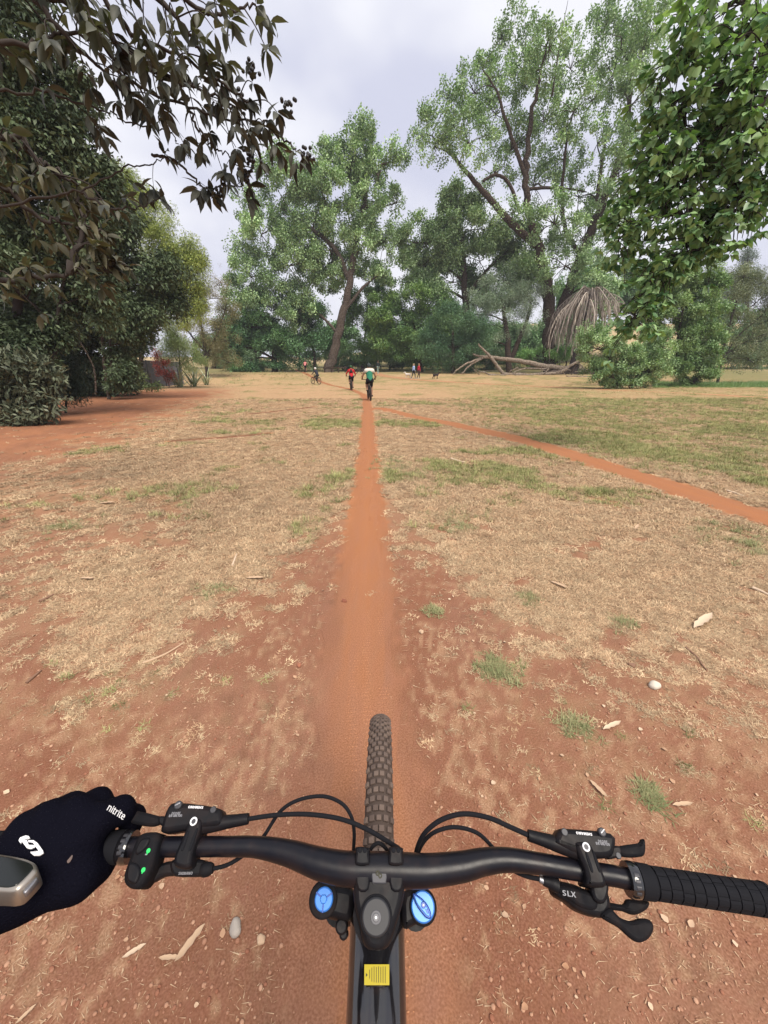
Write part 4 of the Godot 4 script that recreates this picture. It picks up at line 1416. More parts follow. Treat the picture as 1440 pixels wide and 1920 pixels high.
# ---------- what stands along the left edge ----------
func build_left_border():
	rng.seed = 55
	var a := foot(205, 29.0)
	var b := foot(345, 43.0)
	var w := thing("wall", "grey wall of upright sheets behind the red-leaved shrub", "wall", a)
	var along := b - a
	along.y = 0
	var n := 13
	var turn := atan2(-along.z, along.x)
	var sheet := block(Vector3(along.length() / n - 0.035, 2.2, 0.05), 0.012)
	var tones: Array = []
	for k in 3:
		var sm := mat(Color(0.115, 0.115, 0.135) * (0.85 + 0.18 * k), 0.8)
		bumpy(sm, bump_tex(0.02, 4, 5.0, 256, 30 + k), 0.5, 0.4)
		tones.append(sm)
	for i in n:
		var p := along * ((i + 0.5) / n)
		p.y = land(a.x + p.x, -(a.z + p.z)) + 1.1 - a.y
		put("panel", sheet, tones[rng.randi_range(0, 2)], w, Transform3D(Basis(Vector3.UP, turn), p + Vector3(0, rng.randf_range(-0.03, 0.03), 0)))
		if i % 3 == 0:
			put("post", block(Vector3(0.09, 2.3, 0.09), 0.01), M.grey_metal, w, Transform3D(Basis(Vector3.UP, turn), along * (float(i) / n) + Vector3(0, 1.1, 0) + Vector3(0.05, 0, 0.1)))
	# red-leaved climber
	var rl := clump_mesh(18, 0.55, 0.5, 61, 0.3)
	tree("red_shrub", "tall shrub with red and pink leaves against the grey wall", "bush", {z = 34.5, leaf = rl, dark = Color(0.24, 0.06, 0.04), light = Color(0.5, 0.11, 0.10), n = 12.0, clump = 0.22, sub = 0.3, more = 3.0, bark = M.bark,
		trunks = [[[318, 716, 0.03], [308, 690, 0.025], [296, 660, 0.015]]], blobs = [[293, 662, 7, 8], [298, 675, 10, 12], [306, 685, 13, 12], [312, 700, 16, 12], [322, 708, 12, 10], [300, 692, 10, 10]]})
	tree("leafy_shrub", "small green bush at the foot of the wall left of the red shrub", "bush", {z = 28.0, leaf = rl, dark = Color(0.06, 0.1, 0.04), light = Color(0.2, 0.25, 0.09), n = 14.0, clump = 0.25, sub = 0.3,
		trunks = [[[285, 728, 0.03], [284, 715, 0.025], [282, 700, 0.015]]], blobs = [[266, 712, 9, 12], [278, 722, 13, 8], [264, 724, 12, 8], [293, 726, 9, 5]]})
	# sword-leaved plants
	var spots := [[338, 36.0, 1.0, "pale sword-leaved plant nearest the red shrub"], [364, 37.0, 1.1, "pale sword-leaved plant with the widest fan, middle of three"], [388, 41.0, 0.8, "smaller sword-leaved plant at the right end of the row"]]
	var blade := leaf_mesh(2.2, [[0, 0.02, 0], [0.3, 0.032, 0.02], [0.6, 0.026, 0.0], [0.85, 0.014, -0.1], [1.0, 0.001, -0.22]], 0.3)
	var greens := [mat(Color(0.3, 0.35, 0.2), 0.6), mat(Color(0.42, 0.44, 0.3), 0.6), mat(Color(0.2, 0.27, 0.13), 0.6)]
	for s in spots:
		var t := thing("sword_plant", s[3], "plant", foot(s[0], s[1]), 0.0, "sword-leaved plants along the wall")
		for k in 26:
			var az := rng.randf() * TAU
			var el := rng.randf_range(0.5, 1.4)
			var l: float = s[2] * rng.randf_range(0.6, 1.1)
			put("blade", blade, greens[k % 3], t, Transform3D(Basis.from_euler(Vector3(-el, az, 0)).scaled_local(Vector3.ONE * l), Vector3(rng.randfn(), 0, rng.randfn()) * 0.12))
	# dry bits at the foot of the hedge
	var xs: Array = []
	var cs: Array = []
	var tm := tuft_mesh(14, 0.25, 0.4, 0.02, 0.0, 71)
	for i in 260:
		var z := rng.randf_range(38.0, 60.0)
		var p := foot(rng.randf_range(395, 600), z)
		if z < 50.0 and rng.randf() < 0.7:
			continue
		xs.append(Transform3D(Basis(Vector3.UP, rng.randf() * TAU).scaled(Vector3.ONE * rng.randf_range(0.5, 1.2)), p))
		cs.append(Color(0.34, 0.31, 0.15).lerp(Color(0.2, 0.24, 0.1), rng.randf()))
	tag(many("weeds", tm, M.straw, self, xs, cs), "dry weeds before the dark rounded tree on the left", "grass")

# ---------- dead palm, fallen tree, low fence ----------
func build_dead_wood():
	rng.seed = 66
	var base := foot(1072, 57.0)
	var p := thing("dead_palm", "dead palm with a skirt of hanging grey brown fronds", "palm tree", base)
	var top := at(1107, 550, 57.0) - base
	var st := begin()
	tube(st, spline([Vector3(0, -0.1, 0), Vector3(0.3, 2.5, 0), top * 0.6, top], 6), [0.75, 0.6, 0.5, 0.35], 12)
	put("trunk", done(st), M.dark_bark, p)
	var cols := [mat(Color(0.36, 0.31, 0.27), 0.9), mat(Color(0.2, 0.17, 0.15), 0.9), mat(Color(0.46, 0.40, 0.34), 0.9), mat(Color(0.28, 0.24, 0.21), 0.9)]
	for k in 84:
		var az := rng.randf() * TAU
		var reach := rng.randf_range(0.8, 5.2)
		var drop := rng.randf_range(3.8, 6.8) * lerpf(1.0, 0.55, reach / 5.2 * rng.randf())
		if cos(az) > 0.2:
			drop *= lerpf(1.0, 0.45, reach / 5.2)
			reach *= 0.95
		else:
			reach *= 0.92
		var d := Vector3(cos(az), 0, sin(az) * 0.8)
		var rise := rng.randf_range(0.0, 0.9)
		var start := top + Vector3(rng.randfn() * 0.2, -rng.randf() * 1.2, rng.randfn() * 0.2)
		var c := spline([start, start + d * reach * 0.35 + Vector3(0, rise, 0), start + d * reach * 0.78 + Vector3(0, -drop * 0.25, 0), start + d * reach + Vector3(0, -drop * 0.65, 0), start + d * reach * 1.02 + Vector3(0, -drop, 0)], 5)
		var fs := begin()
		tube(fs, c, [0.075, 0.05, 0.015], 5)
		for i in range(3, c.size()):
			for s in 4:
				var o := Vector3(rng.randfn(), 0, rng.randfn()).normalized()
				var l := rng.randf_range(0.5, 1.1)
				var tip := c[i] + o * 0.28 * l + Vector3(0, -l, 0)
				var w := o.cross(Vector3.UP) * 0.045
				fs.add_vertex(c[i] - w); fs.add_vertex(c[i] + w); fs.add_vertex(tip)
		put("frond", done(fs), cols[k % 4], p)
	var f := thing("fallen_tree", "bleached fallen tree lying across the grass below the dead palm", "fallen tree", foot(1020, 57.0))
	var limbs := [
		[[[1135, 699, 0], [1100, 700, 0], [1050, 703, 0], [1030, 706, 0]], [0.62, 0.6, 0.55, 0.45], "trunk"],
		[[[1090, 692, 0.4], [1024, 687, 0.2], [983, 678, 0], [931, 671, -0.2], [902, 669, -0.4], [887, 664, -0.5]], [0.4, 0.4, 0.34, 0.28, 0.2, 0.1], "limb"],
		[[[905, 670, -0.4], [878, 681, -1], [858, 693, -1.3], [849, 709, -1.5]], [0.17, 0.14, 0.1, 0.05], "limb"],
		[[[905, 671, -0.4], [883, 684, -0.8], [864, 707, -1.0]], [0.17, 0.14, 0.06], "limb"],
		[[[897, 646, -1.2], [919, 669, -1.2], [937, 693, -1.2], [948, 703, -1.2], [977, 709, -1.2]], [0.1, 0.2, 0.24, 0.26, 0.22], "limb"],
		[[[899, 696, -1.8], [922, 708, -1.8], [950, 711, -1.8]], [0.09, 0.12, 0.08], "limb"],
		[[[963, 706, -1.4], [1024, 701, -1.2], [1053, 696, -1], [1077, 681, -0.9], [1097, 674, -0.9], [1112, 672, -0.9]], [0.12, 0.2, 0.22, 0.2, 0.14, 0.06], "limb"],
		[[[1083, 680, -0.8], [1095, 690, -0.9], [1108, 702, -1.0]], [0.1, 0.09, 0.05], "limb"],
		[[[1008, 712, -2], [1020, 700, -1.6], [1030, 690, -1.0]], [0.05, 0.06, 0.05], "limb"],
		[[[960, 700, -1.0], [985, 691, -0.6], [1030, 693, -0.3]], [0.06, 0.1, 0.1], "limb"],
		[[[1060, 718, -4.5], [1090, 716.5, -4.5], [1110, 715, -4.5]], [0.1, 0.11, 0.08], "limb"],
		[[[915, 712, -2.5], [960, 713, -2.5], [1000, 714, -2.5]], [0.05, 0.07, 0.04], "limb"]]
	for l in limbs:
		var pts: Array = []
		for q in l[0]:
			var w := at(q[0], q[1], 57.0 + q[2])
			w.y = maxf(w.y, land(w.x, -w.z) + 0.04)
			pts.append(w - f.position)
		var s := begin()
		var sp := spline(pts, 6)
		for i in sp.size():
			sp[i] += Vector3(rng.randfn(), rng.randfn(), rng.randfn()) * 0.04
		var rad: Array = []
		for r in l[1]:
			rad.append(r * (0.92 if l[2] == "limb" else 1.0))
		tube(s, sp, rad, 9)
		put(l[2], done(s), M.grey_bark if l[2] == "trunk" else M.pale_bark, f)
	# broken twigs bristling from the limbs
	for k in 26:
		var q := at(rng.randf_range(868, 1100), rng.randf_range(686, 708), 56.5 + rng.randf_range(-1.5, 0.5))
		var d := Vector3(rng.randfn(), absf(rng.randfn()) * 0.6 - 0.2, rng.randfn() * 0.5).normalized() * rng.randf_range(0.8, 2.6)
		var e := q + d
		e.y = maxf(e.y, land(e.x, -e.z) + 0.05)
		var s := begin()
		tube(s, spline([q - f.position, q.lerp(e, 0.5) + Vector3(rng.randfn(), rng.randf(), rng.randfn()) * 0.15 - f.position, e - f.position], 4), [0.06, 0.04, 0.015], 6)
		put("twig", done(s), [M.pale_bark, M.grey_bark][k % 2], f)
	var g := thing("rail_fence", "low weathered wooden rail fence at the foot of the leaning poplar", "fence", foot(628, 61.0))
	var rail := begin()
	var q0 := at(606, 690, 61.5) - g.position
	var q1 := at(650, 689, 60.5) - g.position
	tube(rail, PackedVector3Array([q0, q1]), [0.1, 0.09], 7)
	put("rail", done(rail), M.bark, g)
	for k in 4:
		var q := q0.lerp(q1, (k + 0.2) / 3.4)
		put("post", rod(Vector3(q.x, q.y - 0.75, q.z), q + Vector3(0, 0.15, 0), 0.11, 0.1, 8), M.bark, g)

# ---------- cyclists, walkers, dogs ----------
# bicycle: x right, y up, -z ahead, origin on the ground below the bottom bracket
func make_bicycle(label: String, pos: Vector3, turn: float, paint: Color, group: String) -> Node3D:
	var b := thing("bicycle", label, "bicycle", pos, turn, group)
	var fm := mat(paint, 0.35)
	var hub_r := Vector3(0, 0.36, 0.46)
	var hub_f := Vector3(0, 0.36, -0.70)
	var tyre := ring_mesh(0.335, 0.03, 30, 8)
	var rim := ring_mesh(0.3, 0.014, 30, 6)
	var spokes := begin()
	for k in 14:
		var a := TAU * k / 14
		tube(spokes, PackedVector3Array([Vector3.ZERO, Vector3(cos(a), 0, sin(a)) * 0.3]), [0.004], 4, false)
	var sm := done(spokes)
	for h in [hub_f, hub_r]:
		var w := Node3D.new()
		w.name = local_name(b, "wheel")
		b.add_child(w, true)
		w.transform = Transform3D(Basis(Vector3.BACK, PI / 2), h)
		put("tyre", tyre, M.tyre, w)
		put("rim", rim, M.black, w)
		put("spokes", sm, M.grey_metal, w)
		put("hub", rod(Vector3(0, -0.05, 0), Vector3(0, 0.05, 0), 0.025, 0.025), M.black, w)
	var f := begin()
	var bb := Vector3(0, 0.33, 0.03)
	var seat := Vector3(0, 0.78, 0.2)
	var head := Vector3(0, 0.86, -0.36)
	for q in [[bb, head - Vector3(0, 0.1, 0.03), 0.024], [seat, head, 0.02], [bb, seat + Vector3(0, 0.05, 0.02), 0.018], [head + Vector3(0, 0.05, 0.02), head - Vector3(0, 0.12, 0.05), 0.024]]:
		tube(f, PackedVector3Array([q[0], q[1]]), [q[2]], 8)
	for s in [-1, 1]:
		var o := Vector3(0.06 * s, 0, 0)
		tube(f, PackedVector3Array([bb + o * 0.5, hub_r + o]), [0.012], 6)
		tube(f, PackedVector3Array([seat, hub_r + o]), [0.011], 6)
	put("frame", done(f), fm, b)
	var k := begin()
	for s in [-1, 1]:
		tube(k, PackedVector3Array([head + Vector3(0.05 * s, -0.13, -0.05), hub_f + Vector3(0.055 * s, 0, 0)]), [0.02, 0.017], 7)
	put("fork", done(k), M.black, b)
	var hb := begin()
	tube(hb, spline([Vector3(-0.37, 1.0, -0.36), Vector3(-0.1, 1.0, -0.42), Vector3(0.1, 1.0, -0.42), Vector3(0.37, 1.0, -0.36)], 4), [0.015], 7)
	tube(hb, PackedVector3Array([head + Vector3(0, 0.06, 0.02), Vector3(0, 1.0, -0.42)]), [0.02], 7)
	put("handlebar", done(hb), M.black, b)
	put("saddle", body([[Vector3(-0.05, 0.96, 0.32), Vector3(0, 0.965, 0.06), 0.035, 0.018, Color.BLACK], [Vector3(0.05, 0.96, 0.32), Vector3(0, 0.965, 0.06), 0.035, 0.018, Color.BLACK]], 0.018, 0.03), M.black, b)
	put("seat_post", rod(seat, Vector3(0, 0.95, 0.24), 0.014, 0.014, 7), M.black, b)
	var cr := begin()
	tube(cr, PackedVector3Array([Vector3(0.09, 0.33, 0.03), Vector3(0.09, 0.19, -0.06)]), [0.012], 6)
	tube(cr, PackedVector3Array([Vector3(-0.09, 0.33, 0.03), Vector3(-0.09, 0.47, 0.12)]), [0.012], 6)
	tube(cr, PackedVector3Array([Vector3(0.08, 0.19, -0.06), Vector3(0.19, 0.19, -0.06)]), [0.014], 6)
	tube(cr, PackedVector3Array([Vector3(-0.08, 0.47, 0.12), Vector3(-0.19, 0.47, 0.12)]), [0.014], 6)
	tube(cr, PackedVector3Array([Vector3(-0.1, 0.33, 0.03), Vector3(0.1, 0.33, 0.03)]), [0.02], 6)
	put("crank", done(cr), M.grey_metal, b)
	var dd := disc(0.075, 0.006, 0.002, 20)
	put("chainring", dd, M.grey_metal, b, Transform3D(Basis(Vector3.UP, PI / 2), Vector3(0.075, 0.33, 0.03)))
	return b

const SKIN := Color(0.36, 0.2, 0.13)

func rider(label: String, pos: Vector3, turn: float, top: Color, sleeve: Color, shorts: Color, helmet: Color, scale_ := 1.0, stand := 0.0, long_legs := false) -> Node3D:
	var t := thing("person", label, "person", pos, turn)
	t.scale = Vector3.ONE * scale_
	var leg := shorts if long_legs else SKIN
	var hip := Vector3(0, 1.0 + stand, 0.2)
	var chest := Vector3(0, 1.36 + stand, -0.02)
	var neck := Vector3(0, 1.47 + stand, -0.1)
	var head := Vector3(0, 1.60 + stand, -0.16)
	var bones: Array = [[hip, chest, 0.15, 0.165, top], [chest + Vector3(-0.1, 0.02, 0), chest + Vector3(0.1, 0.02, 0), 0.12, 0.12, top], [hip + Vector3(-0.08, -0.04, 0.02), hip + Vector3(0.08, -0.04, 0.02), 0.125, 0.125, shorts], [chest, neck, 0.1, 0.058, top], [neck, head, 0.055, 0.06, SKIN],
		[head + Vector3(0, 0.03, 0.02), head + Vector3(0, -0.03, -0.03), 0.092, 0.075, SKIN], [head + Vector3(0, -0.01, -0.1), head + Vector3(0, -0.03, -0.12), 0.014, 0.016, SKIN]]
	for s in [-1, 1]:
		var sh := chest + Vector3(0.19 * s, 0.06, -0.03)
		var el := Vector3(0.34 * s, 1.16 + stand * 0.6, -0.16)
		var ha := Vector3(0.33 * s, 1.03, -0.35)
		bones.append([sh, el, 0.06, 0.045, sleeve])
		bones.append([el, ha, 0.043, 0.032, SKIN if sleeve != shorts else sleeve])
		bones.append([ha, ha + Vector3(-0.03 * s, -0.01, -0.05), 0.036, 0.03, Color(0.02, 0.02, 0.02)])
		var knee := Vector3(0.12 * s, 0.62, -0.22) if s > 0 else Vector3(-0.13, 0.80, -0.16)
		var foot_ := Vector3(0.13 * s, 0.23, -0.02) if s > 0 else Vector3(-0.13, 0.50, 0.16)
		var thigh0 := hip + Vector3(0.09 * s, -0.06, 0.0)
		bones.append([thigh0, thigh0.lerp(knee, 0.75), 0.09, 0.068, shorts])
		bones.append([thigh0.lerp(knee, 0.7), knee, 0.066, 0.056, leg])
		bones.append([knee, knee.lerp(foot_, 0.35) + Vector3(0, 0, 0.015), 0.054, 0.056, leg])
		bones.append([knee.lerp(foot_, 0.35) + Vector3(0, 0, 0.015), foot_, 0.056, 0.036, leg])
		bones.append([foot_ + Vector3(0, -0.02, 0.03), foot_ + Vector3(0, -0.035, -0.14), 0.04, 0.032, Color(0.03, 0.03, 0.035)])
	put("body", body(bones, 0.024, 0.05), M.body, t)
	var h := body([[head + Vector3(0, 0.07, 0.06), head + Vector3(0, 0.07, -0.05), 0.105, 0.1, helmet], [head + Vector3(0, 0.055, -0.12), head + Vector3(0, 0.05, -0.16), 0.05, 0.04, helmet]], 0.022, 0.04)
	put("helmet", h, M.body, t)
	return t

func walker(label: String, pos: Vector3, turn: float, top: Color, legs: Color, hair: Color, stride: float, long_hair := false) -> Node3D:
	var t := thing("person", label, "person", pos, turn)
	var hip := Vector3(0, 0.93, 0)
	var chest := Vector3(0, 1.3, -0.01)
	var head := Vector3(0, 1.58, -0.02)
	var bones: Array = [[hip, chest, 0.14, 0.15, top], [chest + Vector3(-0.09, 0.05, 0), chest + Vector3(0.09, 0.05, 0), 0.11, 0.11, top], [hip + Vector3(-0.06, -0.02, 0), hip + Vector3(0.06, -0.02, 0), 0.13, 0.13, legs], [chest + Vector3(0, 0.1, 0), head, 0.06, 0.052, SKIN],
		[head + Vector3(0, 0.04, 0.02), head + Vector3(0, -0.04, -0.03), 0.095, 0.075, SKIN], [head + Vector3(0, -0.01, -0.1), head + Vector3(0, -0.03, -0.11), 0.014, 0.016, SKIN]]
	for s in [-1, 1]:
		var sh := chest + Vector3(0.18 * s, 0.09, 0)
		var el := sh + Vector3(0.06 * s, -0.28, 0.06 * s * stride)
		var ha := el + Vector3(0.0, -0.22, -0.1 - 0.08 * s * stride)
		bones.append([sh, el, 0.058, 0.046, top])
		bones.append([el, ha, 0.043, 0.03, top])
		bones.append([ha, ha + Vector3(0, -0.1, -0.02), 0.034, 0.025, SKIN])
		var kn := Vector3(0.09 * s, 0.5, -0.06 - 0.12 * s * stride)
		var ft := Vector3(0.09 * s, 0.07, -0.22 * s * stride + 0.02)
		bones.append([Vector3(0.08 * s, 0.88, 0), kn, 0.095, 0.06, legs])
		bones.append([kn, ft, 0.058, 0.04, legs])
		bones.append([ft + Vector3(0, -0.02, 0.03), ft + Vector3(0, -0.03, -0.15), 0.042, 0.034, Color(0.4, 0.4, 0.4)])
	put("body", body(bones, 0.025, 0.05), M.body, t)
	var hb: Array = [[head + Vector3(0, 0.06, 0.04), head + Vector3(0, 0.075, -0.02), 0.1, 0.09, hair]]
	if long_hair:
		hb.append([head + Vector3(0, 0.0, 0.08), head + Vector3(0, -0.2, 0.1), 0.07, 0.04, hair])
	put("hair", body(hb, 0.025, 0.04), M.body, t)
	return t

func dog(label: String, pos: Vector3, turn: float, coat: Color, legs: Color, s := 1.0):
	var t := thing("dog", label, "dog", pos, turn)
	t.scale = Vector3.ONE * s
	var b: Array = [[Vector3(0, 0.46, -0.2), Vector3(0, 0.48, 0.1), 0.13, 0.11, coat], [Vector3(0, 0.48, 0.1), Vector3(0, 0.49, 0.28), 0.1, 0.1, coat], [Vector3(0, 0.52, -0.26), Vector3(0, 0.68, -0.4), 0.085, 0.065, coat],
		[Vector3(0, 0.71, -0.42), Vector3(0, 0.7, -0.48), 0.075, 0.06, coat], [Vector3(0, 0.69, -0.5), Vector3(0, 0.66, -0.62), 0.042, 0.03, legs], [Vector3(0.05, 0.77, -0.4), Vector3(0.075, 0.72, -0.39), 0.022, 0.015, coat], [Vector3(-0.05, 0.77, -0.4), Vector3(-0.075, 0.72, -0.39), 0.022, 0.015, coat],
		[Vector3(0, 0.52, 0.34), Vector3(0, 0.66, 0.52), 0.03, 0.015, coat]]
	for k in [-1, 1]:
		var f: float = 0.06 * k
		b.append([Vector3(0.07 * k, 0.42, -0.2), Vector3(0.07 * k, 0.22, -0.18 + f), 0.06, 0.03, legs])
		b.append([Vector3(0.07 * k, 0.22, -0.18 + f), Vector3(0.07 * k, 0.03, -0.2 + f * 1.6), 0.028, 0.024, legs])
		b.append([Vector3(0.07 * k, 0.03, -0.2 + f * 1.6), Vector3(0.07 * k, 0.025, -0.25 + f * 1.6), 0.026, 0.022, legs])
		b.append([Vector3(0.07 * k, 0.45, 0.26), Vector3(0.08 * k, 0.3, 0.2 - f), 0.085, 0.05, coat])
		b.append([Vector3(0.08 * k, 0.3, 0.2 - f), Vector3(0.08 * k, 0.18, 0.34 - f), 0.045, 0.026, legs])
		b.append([Vector3(0.08 * k, 0.18, 0.34 - f), Vector3(0.08 * k, 0.03, 0.31 - f), 0.026, 0.024, legs])
		b.append([Vector3(0.08 * k, 0.03, 0.31 - f), Vector3(0.08 * k, 0.025, 0.26 - f), 0.026, 0.022, legs])
	put("body", body(b, 0.02, 0.04), M.body, t)

func build_people():
	rng.seed = 9
	var blk := Color(0.015, 0.015, 0.018)
	# the cyclists ahead; each rider is set on a bicycle of its own
	var g := "bicycles of the cyclists ahead"
	var p := foot(693, 20.6)
	var p2 := foot(659, 30.6)
	var p3 := foot(594, 42.0)
	var p4 := foot(573, 61.0)
	var turns := [0.14, 0.16, 0.75, 0.05]
	var first := make_bicycle("bicycle under the rider in the green and white jersey", p, turns[0], Color(0.02, 0.02, 0.02), g)
	var spots := [[p2, "bicycle under the rider in the red jacket"], [p3, "bicycle under the rider in dark clothes and a white helmet"], [p4, "farthest bicycle, under the rider in pink"], [foot(675, 57.0), "bicycle standing beside the path left of the person in a dark top"]]
	for i in 4:
		var c := first.duplicate()
		c.name = numbered("bicycle")
		add_child(c)
		c.position = spots[i][0]
		c.rotation.y = [turns[1], turns[2], turns[3], 1.1][i]
		c.set_meta("label", spots[i][1])
	rider("cyclist in a green and white jersey and black shorts, nearest on the trail", p, turns[0], Color(0.03, 0.16, 0.10), SKIN, blk, Color(0.05, 0.06, 0.06), 1.0, 0.0)
	var yoke := thing_child_yoke()
	var r1 := get_node("person")
	put("jersey_yoke", yoke, M.body, r1)
	rider("cyclist in a red jacket with a small black backpack, second on the trail", p2, turns[1], Color(0.42, 0.025, 0.03), Color(0.42, 0.025, 0.03), blk, Color(0.04, 0.10, 0.05))
	var r2 := get_node("person_001")
	put("backpack", body([[Vector3(0, 1.32, 0.19), Vector3(0, 1.44, 0.10), 0.085, 0.07, Color(0.02, 0.02, 0.02)], [Vector3(-0.05, 1.3, 0.19), Vector3(0.05, 1.3, 0.19), 0.075, 0.075, Color(0.02, 0.02, 0.02)]], 0.022, 0.04), M.body, r2)
	rider("cyclist in dark clothes with a white helmet, riding off to the left", p3, turns[2], Color(0.03, 0.034, 0.045), Color(0.03, 0.034, 0.045), Color(0.035, 0.036, 0.042), Color(0.7, 0.7, 0.68), 0.93, 0.0, true)
	rider("farthest cyclist, in a pink top, at the edge of the trees", p4, turns[3], Color(0.55, 0.2, 0.2), Color(0.5, 0.2, 0.18), blk, Color(0.1, 0.05, 0.05), 0.95)
	walker("walker in a light blue top beside the walker in red", foot(775, 50.0), -1.2, Color(0.34, 0.46, 0.72), Color(0.025, 0.028, 0.04), Color(0.3, 0.24, 0.16), 1.0, true)
	walker("walker in a red top right of the walker in light blue", foot(784.5, 50.4), -1.25, Color(0.46, 0.03, 0.045), Color(0.06, 0.035, 0.035), Color(0.22, 0.14, 0.08), -0.9)
	walker("standing person in a dark top and pale teal trousers beyond the cyclists", foot(709, 57.0), 0.3, Color(0.02, 0.03, 0.03), Color(0.22, 0.3, 0.27), Color(0.1, 0.08, 0.06), 0.5)
	dog("white dog left of the two walkers", foot(765, 50.5), 1.3, Color(0.6, 0.56, 0.5), Color(0.55, 0.5, 0.44), 0.95)
	dog("dark brown dog right of the two walkers", foot(817, 49.5), -1.25, Color(0.035, 0.027, 0.024), Color(0.06, 0.04, 0.03), 1.0)

func thing_child_yoke() -> ArrayMesh:
	# pale shoulder panel of the jersey, and its white hem
	var w := Color(0.6, 0.58, 0.52)
	return body([[Vector3(-0.14, 1.42, 0.02), Vector3(0.14, 1.42, 0.02), 0.115, 0.115, w], [Vector3(-0.19, 1.42, -0.04), Vector3(-0.23, 1.36, -0.06), 0.07, 0.064, w], [Vector3(0.19, 1.42, -0.04), Vector3(0.23, 1.36, -0.06), 0.07, 0.064, w]], 0.024, 0.05)

# ---------- small things on the ground ----------
func build_litter():
	rng.seed = 12
	var tan_ := mat(Color(0.46, 0.32, 0.21), 0.8)
	var pale := mat(Color(0.55, 0.42, 0.30), 0.8)
	var brown := mat(Color(0.2, 0.11, 0.07), 0.85)
	var curl := leaf_mesh(1.0, [[0, 0.01, 0.03], [0.1, 0.05, 0.05], [0.24, 0.1, 0.03], [0.36, 0.075, 0.06], [0.5, 0.11, 0.05], [0.64, 0.09, 0.08], [0.78, 0.095, 0.07], [0.9, 0.05, 0.11], [1.0, 0.0, 0.17]], 0.55)
	# px, py, length in px, turn, label
	var leaves := [[1300, 1180, 55, 2.1, "long pale dry leaf on the red soil at right"], [385, 1735, 48, -0.5, "pale narrow dry leaf on the soil right of the lockout switch"], [275, 1772, 30, -1.0, "small tan leaf on the soil below the left grip"], [338, 1797, 30, -1.5, "broad tan leaf fragment on the soil at lower left"], [70, 1885, 24, -0.6, "tan leaf fragment near the bottom left corner"], [185, 946, 26, 1.6, "dry leaf on the thin grass at left, below the hedge"], [150, 1086, 26, 1.4, "brown dry leaf on the soil at the left edge"], [462, 1086, 28, 1.5, "pale leaf on the straw left of the trail"], [1032, 1092, 28, 0.6, "tan curled leaf on the straw right of the trail"], [1190, 995, 22, 2.4, "small pale leaf between the two trails"], [170, 1640, 40, 0.2, "dry leaf partly hidden below the glove"], [1130, 1370, 34, 1.9, "tan leaf on the soil right of the front wheel"], [1260, 1512, 30, 1.6, "tan leaf on the soil above the right grip"], [1105, 1465, 30, 0.4, "pale leaf scrap above the right brake lever"]]
	for q in leaves:
		var p := flat(q[0], q[1])
		var l: float = q[2] / LENS * (p - EYE).dot(Vector3(0, -sin(PITCH), -cos(PITCH)))
		var o := put("dry_leaf", curl, [tan_, pale][rng.randi_range(0, 1)], self, Transform3D(Basis(Vector3.UP, q[3]).scaled_local(Vector3.ONE * l * 1.25), p + Vector3(0, 0.006, 0)))
		tag(o, q[4], "leaf", "dry leaves on the ground")
	var stones := [[1225, 1288, 20, "round whitish stone on the soil at right", M.stone], [445, 1738, 24, "angular grey stone chip on the soil at lower left", mat(Color(0.36, 0.32, 0.28), 0.9)], [645, 1128, 9, "dark red clod on the left side of the trail", mat(Color(0.2, 0.07, 0.04), 0.95)], [561, 1249, 10, "small red clod left of the trail", mat(Color(0.3, 0.12, 0.07), 0.95)], [490, 1764, 15, "small tan pebble near the left fork dial", tan_], [1185, 1248, 10, "dark clod on the soil right of the green tuft", brown], [790, 1186, 9, "small tan pebble right of the trail", tan_]]
	for q in stones:
		var p := flat(q[0], q[1])
		var r: float = q[2] * 0.5 / LENS * (p - EYE).dot(Vector3(0, -sin(PITCH), -cos(PITCH)))
		var b: Array = []
		for k in 4:
			b.append([Vector3(rng.randfn(), rng.randfn() * 0.4, rng.randfn()) * r * 0.35, Vector3(rng.randfn(), rng.randfn() * 0.4, rng.randfn()) * r * 0.35, r * 0.65, r * 0.55, Color.WHITE])
		var o := put("stone", body(b, r * 0.22, r * 0.2), q[4], self, Transform3D(Basis.IDENTITY, p + Vector3(0, r * 0.35, 0)))
		tag(o, q[3], "stone", "stones on the soil")
	var sticks := [[[[1410, 1104], [1425, 1110], [1445, 1120]], 0.012, pale, "pale broken stick at the right edge of the grass"], [[[1285, 1215], [1305, 1232], [1318, 1250], [1325, 1258]], 0.006, brown, "thin curved brown twig below the long pale leaf"], [[[845, 862], [858, 866], [872, 869]], 0.02, pale, "pale stick on the grass right of the trail"], [[[1362, 921], [1378, 926], [1395, 932]], 0.014, pale, "pale stick beside the right-hand trail"], [[[1365, 926], [1380, 922], [1392, 920]], 0.01, tan_, "thin pale stick crossing another beside the right-hand trail"], [[[436, 1062], [441, 1048], [444, 1040]], 0.01, pale, "short pale stick on the straw at left"], [[[268, 1245], [310, 1228], [346, 1206]], 0.007, tan_, "long thin tan twig on the soil at left"], [[[75, 1130], [90, 1122], [102, 1116]], 0.01, brown, "dark twig near the left edge"], [[[50, 1282], [70, 1265], [78, 1258]], 0.007, brown, "short dark twig at the left edge of the soil"]]
	for q in sticks:
		var pts: Array = []
		var mid := flat(q[0][1][0], q[0][1][1])
		for s in q[0]:
			pts.append(flat(s[0], s[1]) - mid + Vector3(0, q[1] * 0.8, 0))
		var st := begin()
		tube(st, spline(pts, 5), [q[1], q[1] * 0.8, q[1] * 0.5], 6)
		var o := put("stick", done(st), q[2], self, Transform3D(Basis.IDENTITY, mid))
		tag(o, q[3], "stick", "sticks on the ground")
	var chip := leaf_mesh(0.03, [[0, 0.1, 0], [0.3, 0.4, 0.05], [0.7, 0.3, 0.02], [1.0, 0.0, 0.1]], 0.3)
	var xs: Array = []
	var cs: Array = []
